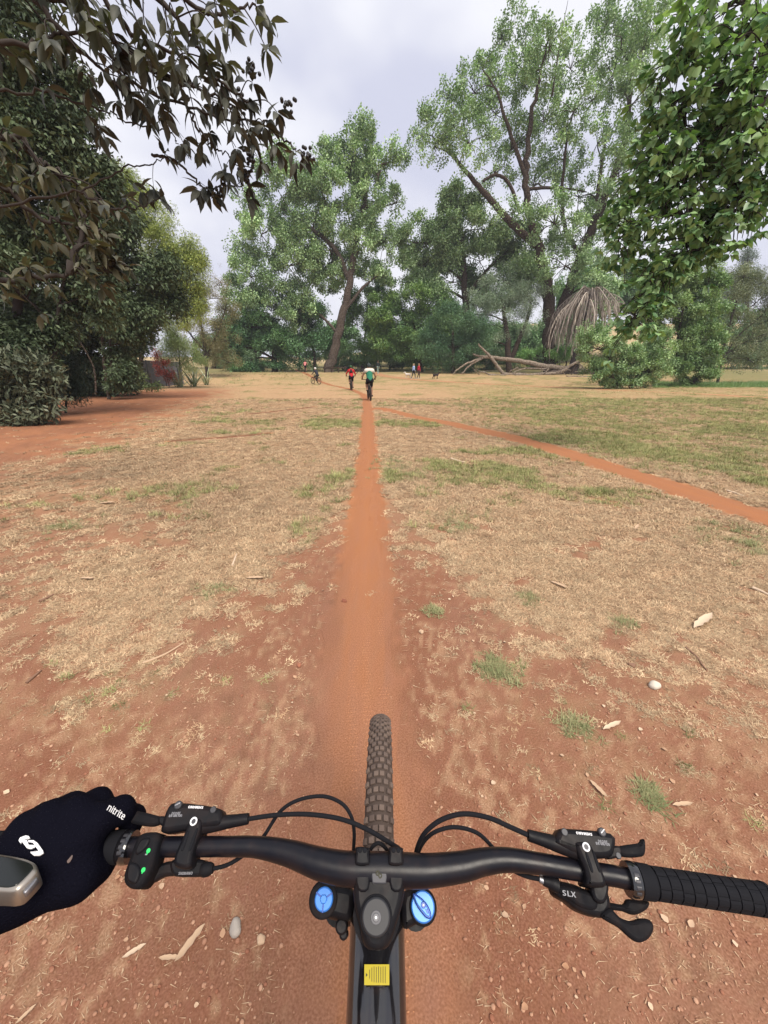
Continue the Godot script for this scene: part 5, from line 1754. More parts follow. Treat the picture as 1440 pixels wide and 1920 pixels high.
	for i in 420:
		var z := 0.2 + 5.0 * pow(rng.randf(), 1.6)
		var x := rng.randf_range(-1.1, 1.1) * (z * 0.94 + 0.6)
		if cover(x, z).z > 0.2 or absf(x) < 0.3:
			continue
		xs.append(Transform3D(Basis.from_euler(Vector3(rng.randf_range(-0.3, 0.2), rng.randf() * TAU, rng.randf_range(-0.3, 0.3))).scaled(Vector3.ONE * rng.randf_range(0.2, 0.75)), Vector3(x, land(x, z) + 0.005, -z)))
		cs.append(Color(0.6, 0.46, 0.33).lerp(Color(0.4, 0.22, 0.13), rng.randf()))
	tag(many("leaf_litter", chip, M.straw, self, xs, cs), "tiny tan leaf scraps scattered over the red soil", "litter")

# ---------- the bicycle ridden by the viewer ----------
func slab_on(outline: Array, p0: Vector3, n: Vector3, thick: float, bev: float, per := 3) -> ArrayMesh:
	var x := (Vector3.RIGHT - n * n.x).normalized()
	var y := n.cross(x)
	var p2: Array = []
	for q in outline:
		var r := ray(q[0], q[1])
		var w := EYE + r * ((p0 - EYE).dot(n) / r.dot(n)) - p0
		p2.append(Vector2(w.dot(x), w.dot(y)))
	var poly := rounded(p2, per) if per > 1 else PackedVector2Array(p2)
	return prism(poly, thick, bev, Transform3D(Basis(x, y, n), p0))

func bar_line(pts: Array, per := 6) -> PackedVector3Array:
	var o: Array = []
	for q in pts:
		o.append(on_bar(q[0], q[1], q[2] if q.size() > 2 else 0.0))
	return spline(o, per)

func facing(px: float, py: float, e: float, turn := 0.0) -> Transform3D:
	var b := Basis(Vector3.RIGHT, BAR_V, BAR_N) * Basis(Vector3.BACK, turn)
	return Transform3D(b, on_bar(px, py, e))

func text_on(parent: Node, text: String, px: float, py: float, e: float, height: float, turn: float, m: Material, squeeze := 1.0, bold := true):
	var xf := facing(px, py, e, turn)
	xf.basis = xf.basis.scaled_local(Vector3(squeeze, 1, 1))
	put("lettering", lettering(text, height, 0.0004, bold), m, parent, xf)

func cable(parent: Node, called: String, pts: Array, r: float, m: Material) -> MeshInstance3D:
	var st := begin()
	tube(st, bar_line(pts, 8), [r], 9)
	return put(called, done(st), m, parent)

func build_bike():
	rng.seed = 31
	var b := thing("mountain_bike", "black mountain bike ridden by the viewer, with blue fork dials", "bicycle")
	# handlebar
	var ctrl := [[20, 1588], [150, 1588], [235, 1588], [330, 1587.5], [420, 1587], [480, 1588], [540, 1599], [600, 1619], [655, 1629], [712, 1630], [765, 1632], [805, 1632], [865, 1625], [905, 1616], [950, 1612], [1010, 1619], [1080, 1631], [1150, 1642], [1190, 1649], [1436, 1686]]
	var rr := [0.0092, 0.0092, 0.0093, 0.0093, 0.0093, 0.0096, 0.0117, 0.0142, 0.0151, 0.0151, 0.0151, 0.0145, 0.0133, 0.012, 0.0108, 0.0098, 0.0094, 0.0093, 0.0093, 0.0092]
	var st := begin()
	tube(st, bar_line(ctrl, 8), rr, 24)
	put("handlebar", done(st), M.satin, b)
	grip(b, Vector2(1196, 1651), Vector2(1437, 1687), 0.0128, 1)
	grip(b, Vector2(228, 1588), Vector2(-30, 1588), 0.0128, -1)
	# stem
	var stem := put("stem", slab([[666, 1623], [690, 1624], [732, 1624], [757, 1623], [759, 1650], [756, 1690], [742, 1738], [728, 1776], [706, 1783], [684, 1776], [673, 1735], [663, 1690], [663, 1650]], 0.011, 0.038, 0.006), M.black, b)
	for x in [679.5, 742.5]:
		var tab := put("clamp_tab", slab([[x - 12, 1588], [x + 12, 1589], [x + 12.5, 1600], [x + 12.5, 1621], [x - 12.5, 1621], [x - 12.5, 1600]], 0.0185, 0.03, 0.0025), M.black, stem)
		for dx in [-4.5, 4.5]:
			put("bolt_pocket", disc(0.0024, 0.003, 0.0008, 14), M.rubber, stem, facing(x + dx, 1594, 0.0192))
		put("tab_seam", slab([[x - 12, 1621.5], [x + 12, 1621.5], [x + 12, 1624], [x - 12, 1624]], 0.0125, 0.004, 0.0003, 1), M.gloss, stem)
		put("clamp_wing", slab([[x - 12, 1626], [x + 12, 1626], [x + 11, 1668], [x - 9, 1668]], 0.0135, 0.01, 0.002), M.black, stem)
		put("edge_line", slab([[x + (-17 if x < 700 else 16), 1630], [x + (-15.6 if x < 700 else 17.4), 1630], [x + (-15.6 if x < 700 else 17.0), 1650], [x + (-16.6 if x < 700 else 15.8), 1650]], 0.0118, 0.002, 0.0002, 1), M.steel, stem)
	put("name_plate", slab([[695, 1628], [727, 1628], [724, 1657], [698, 1657]], 0.0145, 0.006, 0.0012, 1), M.grey_metal, stem)
	put("emblem", ring_mesh(0.0017, 0.0005, 18, 6), M.ink, stem, facing(708, 1637, 0.0147) * Transform3D(Basis(Vector3.RIGHT, PI / 2), Vector3.ZERO))
	put("emblem", ring_mesh(0.0015, 0.0005, 18, 6), M.ink, stem, facing(713, 1642, 0.0147) * Transform3D(Basis(Vector3.RIGHT, PI / 2), Vector3.ZERO))
	put("emblem", block(Vector3(0.0008, 0.006, 0.0006), 0.0001), M.ink, stem, facing(710, 1641, 0.0148, 0.5))
	var cap := put("top_cap", disc(0.0145, 0.008, 0.002, 40), mat(Color(0.014, 0.0145, 0.018), 0.55), b, facing(705, 1719, 0.0165))
	put("cap_groove", ring_mesh(0.0152, 0.0011, 40, 8), M.rubber, cap, Transform3D(Basis(Vector3.RIGHT, PI / 2), Vector3(0, 0, -0.0045)))
	put("bolt_recess", disc(0.0052, 0.0015, 0.0004), mat(Color(0.07, 0.07, 0.08), 0.5), cap, Transform3D(Basis.IDENTITY, Vector3(0, -0.0005, 0.0006)))
	put("bolt", disc(0.0036, 0.003, 0.001), mat(Color(0.11, 0.11, 0.12), 0.45), cap, Transform3D(Basis.IDENTITY, Vector3(0, -0.0005, 0.0012)))
	put("bolt_socket", disc(0.0016, 0.001, 0.0003, 6), M.steel, cap, Transform3D(Basis.IDENTITY, Vector3(0, -0.0005, 0.0018)))
	put("rear_clamp", slab([[684, 1742], [728, 1742], [724, 1772], [706, 1782], [688, 1772]], 0.013, 0.02, 0.004), M.matt, stem)
	# fork
	var fork := Node3D.new()
	fork.name = "fork"
	b.add_child(fork)
	var e := -0.055
	put("crown", slab([[596, 1662], [655, 1664], [664, 1690], [655, 1726], [625, 1722], [598, 1714], [586, 1698], [585, 1680]], e, 0.05, 0.006), M.black, fork)
	put("crown", slab([[756, 1672], [800, 1669], [815, 1684], [818, 1704], [805, 1728], [780, 1734], [756, 1740]], e, 0.05, 0.006), M.black, fork)
	var dl := put("dial", disc(0.0106, 0.006, 0.0015), M.blue, fork, facing(607, 1686, e + 0.004))
	put("dial_body", disc(0.0165, 0.012, 0.002), M.matt, fork, facing(606, 1686, e + 0.0015))
	for k in 3:
		var a := 0.5 + TAU * k / 3
		put("dial_slot", block(Vector3(0.008, 0.0006, 0.0016), 0.0002), M.blue_dark, dl, Transform3D(Basis(Vector3.BACK, a) * Basis(Vector3.RIGHT, PI / 2), Vector3(cos(a), sin(a), 0) * 0.0068 + Vector3(0, 0, 0.0002)))
	put("dial_knob", disc(0.0042, 0.003, 0.0008, 6), M.blue, dl, Transform3D(Basis.IDENTITY, Vector3(0, 0, 0.0025)))
	put("dial_body", disc(0.0158, 0.012, 0.002), M.matt, fork, facing(793, 1700, e + 0.0015))
	var dr := put("dial", disc(0.0134, 0.006, 0.0015), M.blue, fork, facing(793, 1700, e + 0.004))
	put("dial_lever", slab([[774, 1676], [783, 1678], [799, 1692], [808, 1710], [808, 1722], [800, 1722], [790, 1711], [779, 1694]], e + 0.0085, 0.005, 0.0012), M.blue_dark, fork)
	put("dial_lever_face", slab([[777, 1679], [783, 1681], [797, 1694], [805, 1711], [805, 1718], [801, 1718], [792, 1708], [781, 1693]], e + 0.0092, 0.004, 0.0008), M.blue, fork)
	put("dial_bolt", disc(0.0028, 0.002, 0.0005, 16), M.blue_dark, fork, facing(794, 1697, e + 0.0105))
	put("dial_bolt", disc(0.0014, 0.002, 0.0004, 10), M.steel, fork, facing(794, 1697, e + 0.0108))
	put("dial_mark", slab([[797, 1704], [803, 1706], [804, 1713], [801, 1713]], e + 0.0098, 0.001, 0.0002, 1), M.blue_dark, fork)
	var axle := Vector3(-0.009, 0.38, -0.492)
	for s in [[607, 1686], [793, 1700]]:
		var top := on_bar(s[0], s[1], e - 0.02)
		var low := axle + Vector3(0.062 * signf(s[0] - 706), 0, 0.015)
		var mid := top.lerp(low, 0.4)
		put("stanchion", rod(top, mid, 0.0145, 0.0145, 18), M.black, fork)
		put("lower_leg", rod(mid, low, 0.022, 0.017, 18), M.black, fork)
	put("bleed_knob", disc(0.007, 0.014, 0.002, 16), M.black, fork, facing(640, 1737, e - 0.01))
	put("bleed_knob", disc(0.005, 0.014, 0.002, 16), M.black, fork, facing(644, 1752, e - 0.014))
	# frame
	var fr := begin()
	tube(fr, spline([Vector3(-0.009, 0.775, -0.30), Vector3(-0.009, 0.768, -0.22), Vector3(-0.009, 0.745, -0.08), Vector3(-0.009, 0.70, 0.16), Vector3(-0.009, 0.68, 0.34)], 8), [0.037, 0.0355, 0.034, 0.03, 0.026], 28, true, 0.82)
	var top_tube := put("top_tube", done(fr), M.gloss, b)
	var ht := begin()
	tube(ht, PackedVector3Array([on_bar(706, 1716, 0.0), on_bar(706, 1716, 0.0) - BAR_N * 0.20]), [0.024, 0.03, 0.031, 0.028], 24)
	put("head_tube", done(ht), M.matt, b)
	var dt := begin()
	tube(dt, PackedVector3Array([Vector3(-0.009, 0.72, -0.32), Vector3(-0.009, 0.34, 0.08)]), [0.033, 0.036], 18)
	tube(dt, PackedVector3Array([Vector3(-0.009, 0.70, 0.30), Vector3(-0.009, 0.34, 0.10)]), [0.019, 0.02], 14)
	put("down_tube", done(dt), M.gloss, b)
	var sp := begin()
	tube(sp, PackedVector3Array([Vector3(-0.009, 0.68, 0.31), Vector3(-0.009, 0.88, 0.38)]), [0.0155], 14)
	put("seat_post", done(sp), M.black, b)
	put("saddle", body([[Vector3(-0.06, 0.91, 0.48), Vector3(-0.009, 0.915, 0.24), 0.04, 0.02, Color.BLACK], [Vector3(0.045, 0.91, 0.48), Vector3(-0.009, 0.915, 0.24), 0.04, 0.02, Color.BLACK]], 0.012, 0.03), M.matt, b)
	# the yellow notice on the top tube
	var np := Vector3(-0.009, 0.8015, -0.232)
	var nn := Vector3(0, 0.985, 0.17).normalized()
	var stick := put("warning_sticker", slab_on([[683, 1808], [730, 1808], [730, 1847], [683, 1847]], np, nn, 0.0012, 0.0002, 1), M.yellow, top_tube)
	for k in 8:
		var x := 693.0 + k * 4.2
		var tall := [10, 14, 16, 15, 16, 15, 16, 16][k] as float
		put("print_line", slab_on([[x - 0.55, 1828 - tall], [x + 0.55, 1828 - tall], [x + 0.55, 1828 + tall * [0.5, 0.9, 0.8, 1.0, 0.9, 1.0, 1.0, 1.0][k]], [x - 0.55, 1828 + tall * 0.9]], np + nn * 0.0002, nn, 0.0004, 0.00005, 1), M.ink, stick)
	put("warning_mark", slab_on([[686, 1824], [689.5, 1828], [686, 1832]], np + nn * 0.0002, nn, 0.0004, 0.00005, 1), M.ink, stick)
	# front and rear wheel
	wheel(b, axle, true)
	wheel(b, Vector3(-0.009, 0.37, 0.72), false)
	# left controls: brake
	var lb := Node3D.new()
	lb.name = "brake_lever"
	b.add_child(lb)
	put("reservoir", slab([[314, 1511], [334, 1504], [404, 1513], [415, 1525], [412, 1545], [392, 1551], [345, 1556], [303, 1561], [301, 1545]], 0.016, 0.024, 0.005), M.black, lb)
	put("bleed_screw", disc(0.0042, 0.006, 0.0012, 16), M.grey_metal, lb, facing(333, 1509, 0.0195))
	put("screw_slot", block(Vector3(0.006, 0.0008, 0.0012), 0.0002), M.steel, lb, facing(333, 1507.5, 0.0197, 0.5) * Transform3D(Basis(Vector3.RIGHT, PI / 2), Vector3.ZERO))
	put("bleed_screw", disc(0.0034, 0.004, 0.0008, 16), M.grey_metal, lb, facing(399, 1518, 0.0172))
	put("lever_blade", slab([[240, 1540], [243, 1522], [244, 1514], [250, 1511], [254, 1519], [276, 1524], [306, 1533], [304, 1541], [286, 1549], [262, 1547]], 0.006, 0.008, 0.003), M.matt, lb)
	put("pivot", slab([[298, 1530], [318, 1534], [318, 1550], [298, 1546]], 0.008, 0.012, 0.002), M.black, lb)
	put("hose_sleeve", tube_mesh([[372, 1549, 0.006], [420, 1542, 0.006], [466, 1535, 0.006]], [0.0088, 0.0078, 0.0062, 0.0054], 14), M.black, lb)
	put("bar_clamp", slab([[352, 1541], [358, 1532], [369, 1532], [378, 1542], [368, 1575], [360, 1600], [357, 1622], [345, 1630], [326, 1624], [325, 1606], [334, 1584], [344, 1562]], 0.0185, 0.03, 0.004), M.black, lb)
	put("clamp_ridge", slab([[350, 1560], [354, 1560], [344, 1592], [339, 1592]], 0.0195, 0.004, 0.0008), M.rubber, lb)
	put("clamp_ridge", slab([[366, 1556], [370, 1556], [358, 1592], [353, 1592]], 0.0195, 0.004, 0.0008), M.rubber, lb)
	put("clamp_bolt_ring", ring_mesh(0.0032, 0.0009, 24, 8), M.white_print, lb, facing(363, 1540, 0.0192) * Transform3D(Basis(Vector3.RIGHT, PI / 2), Vector3.ZERO))
	put("clamp_bolt", disc(0.0028, 0.003, 0.0004, 16), M.grey_metal, lb, facing(363, 1540, 0.0193))
	text_on(lb, "SHIMANO", 367, 1513.5, 0.0178, 0.0021, PI - 0.03, M.white_print, 1.15)
	text_on(lb, "DEORE", 330, 1525, 0.0163, 0.0014, 0.02, M.grey_print)
	text_on(lb, "BR-M6100", 329, 1529.5, 0.0163, 0.0011, 0.02, M.grey_print)
	# left controls: remote lockout switch
	var sw := Node3D.new()
	sw.name = "remote_switch"
	b.add_child(sw)
	put("switch_body", slab([[268, 1561], [297, 1563], [291, 1600], [281, 1632], [262, 1663], [245, 1667], [232, 1658], [229, 1642], [240, 1610], [253, 1574]], 0.019, 0.03, 0.005), M.matt, sw)
	put("switch_button", slab([[266, 1572], [280, 1572], [274, 1588], [258, 1602], [252, 1598], [258, 1582]], 0.0212, 0.006, 0.002), M.black, sw)
	put("switch_button", slab([[242, 1618], [256, 1620], [262, 1634], [254, 1656], [240, 1654], [236, 1642]], 0.0212, 0.006, 0.002), M.black, sw)
	put("green_mark", disc(0.0021, 0.001, 0.0002, 14), M.green_print, sw, facing(278, 1595, 0.0196))
	put("green_mark", block(Vector3(0.001, 0.0008, 0.0028), 0.0002), M.green_print, sw, facing(276.5, 1599, 0.0197) * Transform3D(Basis(Vector3.RIGHT, PI / 2), Vector3.ZERO))
	put("green_mark", disc(0.0021, 0.001, 0.0002, 14), M.green_print, sw, facing(268.5, 1631, 0.0196))
	put("green_mark", block(Vector3(0.001, 0.0008, 0.0026), 0.0002), M.green_print, sw, facing(267, 1635, 0.0197) * Transform3D(Basis(Vector3.RIGHT, PI / 2), Vector3.ZERO))
	put("grey_mark", block(Vector3(0.0022, 0.0006, 0.0012), 0.0002), M.grey_print, sw, facing(274, 1602, 0.0197) * Transform3D(Basis(Vector3.RIGHT, PI / 2), Vector3.ZERO))
	put("mount_arm", slab([[262, 1658], [285, 1638], [303, 1618], [330, 1614], [345, 1624], [330, 1640], [304, 1644], [285, 1654]], -0.002, 0.012, 0.003), M.black, sw)
	put("cable_stop", slab([[322, 1612], [381, 1612], [382, 1640], [345, 1644], [322, 1640]], 0.001, 0.016, 0.003), M.black, sw)
	put("barrel_knob", tube_mesh([[377, 1631, 0.001], [388, 1630, 0.001], [400, 1628, 0.001]], [0.0052, 0.0066, 0.0062, 0.004], 14), M.matt, sw)
	text_on(sw, "SHIMANO", 348, 1637.5, 0.0016, 0.0019, 0.02, M.grey_print)
	# right controls: brake
	var rb := Node3D.new()
	rb.name = "brake_lever_001"
	b.add_child(rb)
	put("reservoir", slab([[1042, 1574], [1049, 1556], [1064, 1553], [1148, 1562], [1155, 1592], [1142, 1608], [1090, 1604], [1046, 1583]], 0.016, 0.024, 0.005), M.black, rb)
	put("bleed_screw", disc(0.0042, 0.006, 0.0012, 16), M.grey_metal, rb, facing(1130, 1560, 0.0195))
	put("screw_slot", block(Vector3(0.006, 0.0008, 0.0012), 0.0002), M.steel, rb, facing(1130, 1558.5, 0.0197, 0.6) * Transform3D(Basis(Vector3.RIGHT, PI / 2), Vector3.ZERO))
	put("bleed_screw", disc(0.0036, 0.004, 0.0008, 16), M.grey_metal, rb, facing(1059, 1560, 0.0172))
	put("lever_blade", slab([[1158, 1588], [1180, 1583], [1200, 1580], [1205, 1573], [1211, 1575], [1212, 1596], [1205, 1606], [1175, 1607], [1162, 1600]], 0.006, 0.008, 0.003), M.matt, rb)
	put("pivot", slab([[1140, 1590], [1162, 1586], [1166, 1604], [1142, 1610]], 0.008, 0.012, 0.002), M.black, rb)
	put("pivot_pin", disc(0.003, 0.004, 0.0006, 14), M.grey_metal, rb, facing(1160, 1604, 0.0085))
	put("hose_sleeve", tube_mesh([[990, 1566, 0.006], [1030, 1578, 0.006], [1085, 1596, 0.006]], [0.0055, 0.0062, 0.0078, 0.0088], 14), M.black, rb)
	put("bar_clamp", slab([[1079, 1580], [1094, 1577], [1108, 1582], [1118, 1600], [1129, 1626], [1138, 1652], [1133, 1664], [1104, 1661], [1101, 1645], [1096, 1625], [1086, 1602]], 0.0185, 0.03, 0.004), M.black, rb)
	put("clamp_ridge", slab([[1098, 1600], [1102, 1599], [1113, 1632], [1108, 1633]], 0.0195, 0.004, 0.0008), M.rubber, rb)
	put("clamp_ridge", slab([[1111, 1597], [1114, 1597], [1126, 1632], [1122, 1632]], 0.0195, 0.004, 0.0008), M.rubber, rb)
	put("clamp_bolt_ring", ring_mesh(0.0032, 0.0009, 24, 8), M.white_print, rb, facing(1099, 1588, 0.0192) * Transform3D(Basis(Vector3.RIGHT, PI / 2), Vector3.ZERO))
	put("clamp_bolt", disc(0.0028, 0.003, 0.0004, 16), M.grey_metal, rb, facing(1099, 1588, 0.0193))
	text_on(rb, "SHIMANO", 1095, 1563, 0.0178, 0.0021, PI - 0.08, M.white_print, 1.15)
	text_on(rb, "DEORE", 1130, 1578, 0.0163, 0.0014, -0.08, M.grey_print)
	text_on(rb, "BR-M6100", 1130, 1582.5, 0.0163, 0.0011, -0.08, M.grey_print)
	# right controls: shifter
	var sh := Node3D.new()
	sh.name = "shift_lever"
	b.add_child(sh)
	put("shifter_body", slab([[1041, 1652], [1076, 1657], [1104, 1668], [1138, 1668], [1147, 1690], [1146, 1708], [1130, 1722], [1090, 1710], [1066, 1692], [1043, 1677]], -0.004, 0.024, 0.005), M.black, sh)
	put("shifter_cover", slab([[1046, 1660], [1076, 1664], [1112, 1676], [1122, 1690], [1118, 1706], [1092, 1702], [1068, 1686], [1048, 1672]], -0.001, 0.01, 0.003), M.matt, sh)
	text_on(sh, "SLX", 1067, 1676, 0.0002, 0.0042, -0.12, M.grey_print, 1.4)
	put("mount_arm", slab([[1112, 1655], [1140, 1655], [1142, 1676], [1134, 1694], [1118, 1690], [1110, 1672]], 0.004, 0.02, 0.003), M.black, sh)
	put("paddle", slab([[1128, 1716], [1145, 1702], [1164, 1720], [1185, 1727], [1205, 1722], [1222, 1726], [1228, 1742], [1219, 1760], [1201, 1768], [1184, 1759], [1163, 1740], [1140, 1727]], -0.002, 0.008, 0.003), M.matt, sh)
	put("paddle", slab([[1140, 1692], [1170, 1696], [1178, 1686], [1200, 1688], [1219, 1691], [1215, 1705], [1192, 1716], [1170, 1709], [1142, 1705]], -0.014, 0.008, 0.003), M.matt, sh)
	put("barrel_adjuster", tube_mesh([[1018, 1651, -0.006], [1032, 1655, -0.006], [1046, 1661, -0.006]], [0.0042, 0.0052, 0.0066, 0.0066], 16), M.black, sh)
	put("cable_ferrule", tube_mesh([[1011, 1648, -0.006], [1020, 1652, -0.006]], [0.003, 0.0036], 12), M.steel, sh)
	# hoses and cables
	cable(b, "brake_hose", [[462, 1536, 0.006], [520, 1528, 0.008], [580, 1527, 0.012], [640, 1536, 0.012], [690, 1556, 0.008], [735, 1583, -0.01], [752, 1596, -0.03], [756, 1620, -0.07]], 0.0024, M.rubber)
	cable(b, "lockout_cable", [[398, 1629, 0.0], [430, 1620, -0.012], [468, 1595, -0.022], [495, 1567, -0.02], [525, 1522, -0.01], [560, 1500, -0.005], [605, 1493, -0.005], [640, 1506, -0.005], [658, 1530, -0.01], [664, 1560, -0.02], [663, 1600, -0.05], [664, 1660, -0.09]], 0.0021, M.rubber)
	cable(b, "brake_hose", [[995, 1568, 0.006], [955, 1550, 0.008], [915, 1533, 0.01], [870, 1526, 0.012], [830, 1536, 0.01], [800, 1558, 0.0], [784, 1585, -0.02], [776, 1620, -0.05], [770, 1660, -0.09]], 0.0026, M.rubber)
	cable(b, "gear_cable", [[1012, 1648, -0.006], [985, 1642, -0.01], [955, 1626, -0.018], [925, 1590, -0.02], [895, 1562, -0.012], [855, 1551, -0.008], [820, 1558, -0.008], [798, 1574, -0.02], [784, 1600, -0.04], [778, 1640, -0.08]], 0.0022, M.rubber)
	cable(b, "cable_loop", [[690, 1600, -0.02], [700, 1586, -0.012], [709, 1581, -0.01], [718, 1585, -0.012], [728, 1596, -0.02]], 0.002, M.rubber)

func tube_mesh(pts: Array, radii: Array, sides: int) -> ArrayMesh:
	var st := begin()
	tube(st, bar_line(pts, 5), radii, sides)
	return done(st)

func grip(b: Node3D, from: Vector2, to: Vector2, r: float, s: int):
	var g := Node3D.new()
	g.name = local_name(b, "grip")
	b.add_child(g)
	var a := on_bar(from.x, from.y)
	var z := on_bar(to.x, to.y)
	var d := (z - a).normalized()
	var l := a.distance_to(z)
	put("core", tube_between(a, z, [r, r, r, r * 1.04]), M.rubber, g)
	put("end_cap", tube_between(z - d * 0.002, z + d * 0.005, [r * 1.16, r * 1.14, r * 0.9]), M.rubber, g)
	put("inner_flange", tube_between(a - d * 0.001, a + d * 0.013, [r * 1.2, r * 1.17]), M.rubber, g)
	put("lock_ring", tube_between(a - d * 0.012, a - d * 0.002, [r * 1.17, r * 1.24, r * 1.24, r * 1.2]), M.gloss, g)
	var y := BAR_N
	var x := d.cross(y).normalized()
	var basis_ := Basis(x, y, d)
	# raised pads with grooves between them
	var rows := 10
	var around := 8
	var pl := (l - 0.016) / rows
	var pad := shell(r * 1.01, r * 1.11, TAU / around * 0.95, pl * 0.95)
	for k in rows:
		for j in around:
			put("pad", pad, M.rubber, g, Transform3D(basis_ * Basis(Vector3.BACK, TAU * (j + 0.15 * (k % 2)) / around), a + d * (0.015 + pl * (k + 0.5))))
	var mark := shell(r * 1.22, r * 1.27, 0.2, 0.005)
	for k in 4:
		put("ring_mark", mark, M.grey_metal, g, Transform3D(basis_ * Basis(Vector3.BACK, -0.6 * s + 0.42 * k * s * 0.8 - 0.2), a - d * 0.007))

func tube_between(a: Vector3, b: Vector3, radii: Array) -> ArrayMesh:
	var pts := PackedVector3Array()
	for k in 7:
		pts.append(a.lerp(b, k / 6.0))
	var st := begin()
	tube(st, pts, radii, 24)
	return done(st)

# a curved pad: part of a ring about z, centred on +y
func shell(r0: float, r1: float, angle: float, length: float) -> ArrayMesh:
	var st := begin()
	st.set_smooth_group(-1)
	var n := 4
	var rows: Array = []
	for k in n + 1:
		var f := float(k) / n
		var a := PI / 2 + angle * (0.5 - f)
		var dirv := Vector3(cos(a), sin(a), 0)
		var rt := r1 if k > 0 and k < n else lerpf(r0, r1, 0.6)
		var hz := length * 0.5
		rows.append([dirv * r0 + Vector3(0, 0, -hz), dirv * rt + Vector3(0, 0, -hz * 0.94), dirv * rt + Vector3(0, 0, hz * 0.94), dirv * r0 + Vector3(0, 0, hz)])
	for k in n:
		for j in 3:
			quad(st, rows[k][j + 1], rows[k + 1][j + 1], rows[k + 1][j], rows[k][j])
	for k in [0, n]:
		var q: Array = rows[k]
		if k == 0:
			quad(st, q[0], q[3], q[2], q[1])
		else:
			quad(st, q[0], q[1], q[2], q[3])
	return done(st)

func wheel(b: Node3D, c: Vector3, front: bool):
	var w := Node3D.new()
	w.name = local_name(b, "wheel")
	b.add_child(w)
	w.position = c
	var turn := Basis(Vector3.BACK, PI / 2)
	put("tyre", ring_mesh(0.342, 0.0262, 90, 18), M.tyre, w, Transform3D(turn, Vector3.ZERO))
	put("rim", ring_mesh(0.305, 0.016, 60, 8), M.black, w, Transform3D(turn, Vector3.ZERO))
	put("hub", rod(Vector3(-0.05, 0, 0), Vector3(0.05, 0, 0), 0.024, 0.024, 16), M.black, w)
	put("brake_rotor", ring_mesh(0.084, 0.006, 36, 6), M.grey_metal, w, Transform3D(turn, Vector3(-0.045, 0, 0)))
	var sp := begin()
	for k in 28:
		var a := TAU * k / 28.0
		tube(sp, PackedVector3Array([Vector3(0.03 if k % 2 else -0.03, cos(a + 0.3) * 0.022, sin(a + 0.3) * 0.022), Vector3(0, cos(a) * 0.3, sin(a) * 0.3)]), [0.001], 4, false)
	put("spokes", done(sp), M.grey_metal, w)
	var big := block(Vector3(0.0092, 0.005, 0.0092), 0.0012)
	var wide := block(Vector3(0.0084, 0.005, 0.008), 0.0012)
	var side := block(Vector3(0.008, 0.0055, 0.0088), 0.0012)
	var rows := 150
	var left: Array = []
	var tints := [M.knob, mat(Color(0.108, 0.08, 0.068), 0.95, 0, 0.2), mat(Color(0.145, 0.108, 0.09), 0.95, 0, 0.2)]
	for k in rows:
		var a := TAU * k / rows        # 0 is straight up, then towards the rider
		var spots := [[0.0045, big], [-0.0055, big], [0.018, wide], [-0.018, wide]] if k % 2 == 0 else [[0.0, wide], [0.0115, big], [-0.0115, big], [0.0245, side], [-0.0245, side]]
		for s in spots:
			var off: float = s[0]
			var tilt := off / 0.0262
			var out := Basis(Vector3.RIGHT, a)
			var up := out * Vector3(sin(tilt * 1.0), cos(tilt), 0)
			var p := out * Vector3(0, 0.342, 0) + up * 0.0282
			var xf := Transform3D(Basis((out * Vector3(cos(tilt), -sin(tilt), 0)), up, out * Vector3.BACK), p)
			if front and k < 34 or front and k > 121:
				put("knob", s[1], tints[rng.randi_range(0, 2)], w, xf)
			else:
				left.append(xf)
	var cs: Array = []
	for x in left:
		cs.append(Color(0.12, 0.09, 0.075))
	many("knobs", big, M.body, w, left, cs)

# ---------- the rider's arm, glove and watch ----------
func field_of(bones: Array, p: Vector3, blend: float) -> float:
	var f := 10.0
	for b in bones:
		var ab: Vector3 = b[1] - b[0]
		var t := clampf((p - b[0]).dot(ab) / maxf(ab.length_squared(), 1e-9), 0.0, 1.0)
		var d: float = (p - b[0] - ab * t).length() - lerpf(b[2], b[3], t)
		var h := maxf(blend - absf(f - d), 0.0)
		f = minf(f, d) - h * h / (4.0 * blend)
	return f

func hit(bones: Array, px: float, py: float, blend: float) -> Vector3:
	var r := ray(px, py).normalized()
	var s := 0.2
	for k in 80:
		var d: float = field_of(bones, EYE + r * s, blend)
		if d < 0.0002:
			break
		s += d * 0.8
	return EYE + r * s

func hb(px: float, v: float, e: float) -> Vector3:
	return on_bar(px, 1588) + BAR_V * v + BAR_N * e

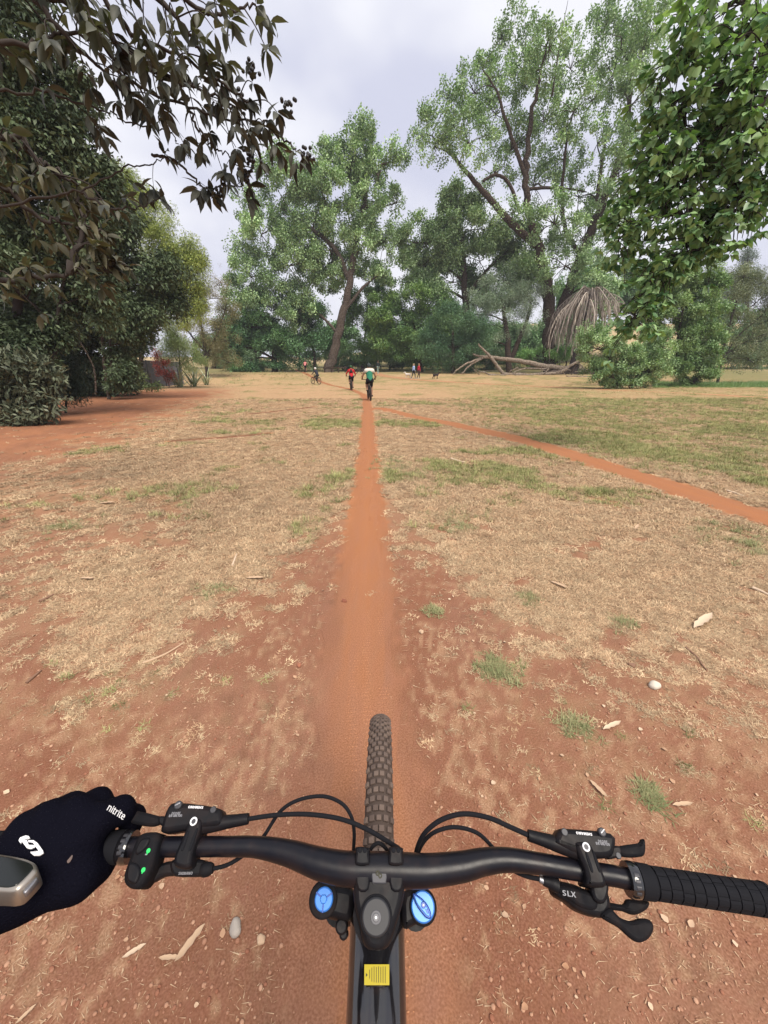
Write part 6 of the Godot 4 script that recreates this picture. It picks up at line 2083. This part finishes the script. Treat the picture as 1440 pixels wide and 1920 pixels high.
func build_rider_arm():
	rng.seed = 71
	var t := thing("person", "viewer's left arm in a dark sleeve and navy glove gripping the bar", "person")
	var navy := Color(0.0065, 0.0072, 0.0112)
	var wrist := on_bar(-24, 1676, 0.03)
	var elbow := Vector3(-0.49, 1.01, 0.24)
	var shoulder := Vector3(-0.24, 1.36, 0.36)
	var bones: Array = []
	var mcp := [hb(196, 0.020, 0.034), hb(152, 0.026, 0.037), hb(106, 0.023, 0.034), hb(64, 0.014, 0.028)]
	var pip := [hb(214, 0.031, 0.016), hb(160, 0.0385, 0.014), hb(112, 0.035, 0.012), hb(66, 0.027, 0.010)]
	var dip := [hb(218, 0.027, -0.014), hb(164, 0.033, -0.016), hb(116, 0.031, -0.016), hb(70, 0.026, -0.014)]
	var tip := [hb(212, 0.004, -0.024), hb(162, 0.006, -0.025), hb(116, 0.006, -0.025), hb(72, 0.006, -0.023)]
	var root := [on_bar(60, 1658, 0.032), on_bar(42, 1650, 0.036), on_bar(24, 1648, 0.034), on_bar(6, 1650, 0.03)]
	var fr := [0.0118, 0.0122, 0.0116, 0.0104]
	for k in 4:
		bones.append([root[k], mcp[k], 0.019, 0.0135, navy])
		bones.append([mcp[k], pip[k], fr[k] * 1.1, fr[k], navy])
		bones.append([pip[k], dip[k], fr[k], fr[k] * 0.9, navy])
		bones.append([dip[k], tip[k], fr[k] * 0.9, fr[k] * 0.8, navy])
	# ball of the thumb and the thumb under the bar
	bones.append([on_bar(48, 1676, 0.022), on_bar(146, 1644, 0.016), 0.021, 0.020, navy])
	bones.append([on_bar(146, 1644, 0.016), on_bar(184, 1626, -0.004), 0.0185, 0.013, navy])
	bones.append([on_bar(184, 1626, -0.004), on_bar(206, 1600, -0.026), 0.0125, 0.0105, navy])
	# fill of the palm
	bones.append([on_bar(80, 1630, 0.026), on_bar(150, 1580, 0.024), 0.024, 0.021, navy])
	bones.append([on_bar(40, 1640, 0.026), on_bar(90, 1590, 0.022), 0.022, 0.02, navy])
	bones.append([wrist.lerp(elbow, -0.06), wrist.lerp(elbow, 0.10), 0.03, 0.031, navy])
	bones.append([on_bar(26, 1666, 0.028), wrist, 0.029, 0.029, navy])
	var skin := M.body.duplicate() as StandardMaterial3D
	var arm: Array = [[wrist.lerp(elbow, 0.02), wrist.lerp(elbow, 0.4), 0.0285, 0.039, Color(0.02, 0.011, 0.018)], [wrist.lerp(elbow, 0.4), elbow, 0.039, 0.046, Color(0.02, 0.011, 0.018)], [elbow, shoulder, 0.05, 0.062, Color(0.02, 0.011, 0.018)], [wrist.lerp(elbow, -0.03), wrist.lerp(elbow, 0.05), 0.027, 0.028, SKIN]]
	put("arm", body(arm, 0.009, 0.02), skin, t)
	var fabric := tinted(0.92, 0.12)
	fabric.rim_enabled = false
	fabric.rim = 0.15
	fabric.normal_enabled = true
	fabric.normal_texture = bump_tex(0.16, 3, 6.0, 256, 91)
	fabric.normal_scale = 0.6
	fabric.uv1_triplanar = true
	fabric.uv1_scale = Vector3.ONE * 9.0
	var glove := put("glove", body(bones, 0.0036, 0.013), fabric, t)
	# white emblem on the back of the glove
	var c := hit(bones, 58, 1585, 0.013)
	var n := (hit(bones, 75, 1585, 0.013) - c).cross(hit(bones, 58, 1565, 0.013) - c).normalized()
	if n.dot(EYE - c) < 0:
		n = -n
	var lift := c + n * 0.0022
	put("emblem", slab_on([[34.5, 1575.5], [37.5, 1570], [48, 1566], [53.5, 1567], [55.5, 1571], [46, 1573.5], [41, 1577], [38, 1581]], lift, n, 0.002, 0.0003, 1), M.white_print, glove)
	put("emblem", slab_on([[41, 1578], [47, 1574], [51, 1576], [53, 1583], [59, 1585], [66, 1583.5], [65, 1588], [57, 1591.5], [50, 1590]], lift, n, 0.002, 0.0003, 1), M.white_print, glove)
	put("emblem", slab_on([[52.5, 1575], [63, 1575], [70, 1580], [80, 1594], [81, 1599], [74, 1603.5], [63, 1604], [57, 1599], [57, 1596.5], [70, 1597], [72, 1595], [67, 1588], [61, 1579.5], [53, 1578.5]], lift, n, 0.002, 0.0003, 1), M.white_print, glove)
	var f := hit(bones, 217, 1523, 0.013)
	var fn := (hit(bones, 224, 1523, 0.013) - f).cross(hit(bones, 217, 1515, 0.013) - f).normalized()
	if fn.dot(EYE - f) < 0:
		fn = -fn
	var fx := (Vector3.RIGHT - fn * fn.x).normalized()
	put("lettering", lettering("nitrite", 0.0062, 0.0006), M.white_print, glove, Transform3D(Basis(fx, fn.cross(fx), fn) * Basis(Vector3.BACK, 0.12), f + fn * 0.0009))
	var hole := hit(bones, 131, 1610, 0.013)
	put("vent", disc(0.0035, 0.001, 0.0003, 10), mat(Color(0.12, 0.085, 0.075), 0.8), glove, Transform3D(Basis(Vector3.RIGHT, BAR_V, BAR_N).scaled_local(Vector3(0.6, 1, 1)), hole + BAR_N * 0.0004))
	# the watch
	var wn := (BAR_N * 0.80 + BAR_V * 0.55 - Vector3.RIGHT * 0.12).normalized()
	var wp := on_bar(5, 1634, 0.072)
	var watch := thing("wristwatch", "bronze metal smartwatch with a dark rounded screen on the left wrist", "watch", Vector3.ZERO)
	put("case", slab_on([[-64, 1592], [0, 1599], [45, 1607], [64, 1615], [69, 1624], [66, 1634], [38, 1662], [22, 1669], [0, 1669], [-64, 1664], [-80, 1630]], wp, wn, 0.020, 0.003), M.bronze, watch)
	put("screen", slab_on([[-58, 1598], [0, 1604], [41, 1611.5], [57, 1618.5], [61.5, 1625], [58.5, 1632], [34, 1656], [20, 1662], [0, 1662], [-58, 1657], [-72, 1630]], wp + wn * 0.0008, wn, 0.003, 0.0008), M.screen, watch)
	put("side_button", slab_on([[44, 1668], [66, 1645], [69, 1648], [48, 1672]], wp - wn * 0.005, wn, 0.006, 0.001), M.steel, watch)
	var band := ring_mesh(0.034, 0.005, 32, 8)
	var wd := (elbow - wrist).normalized()
	var bx := wd.cross(Vector3.UP).normalized()
	put("band", band, mat(Color(0.03, 0.016, 0.022), 0.8), watch, Transform3D(Basis(bx, wd, bx.cross(wd)).scaled_local(Vector3(1, 2.6, 1)), wrist.lerp(elbow, 0.06)))
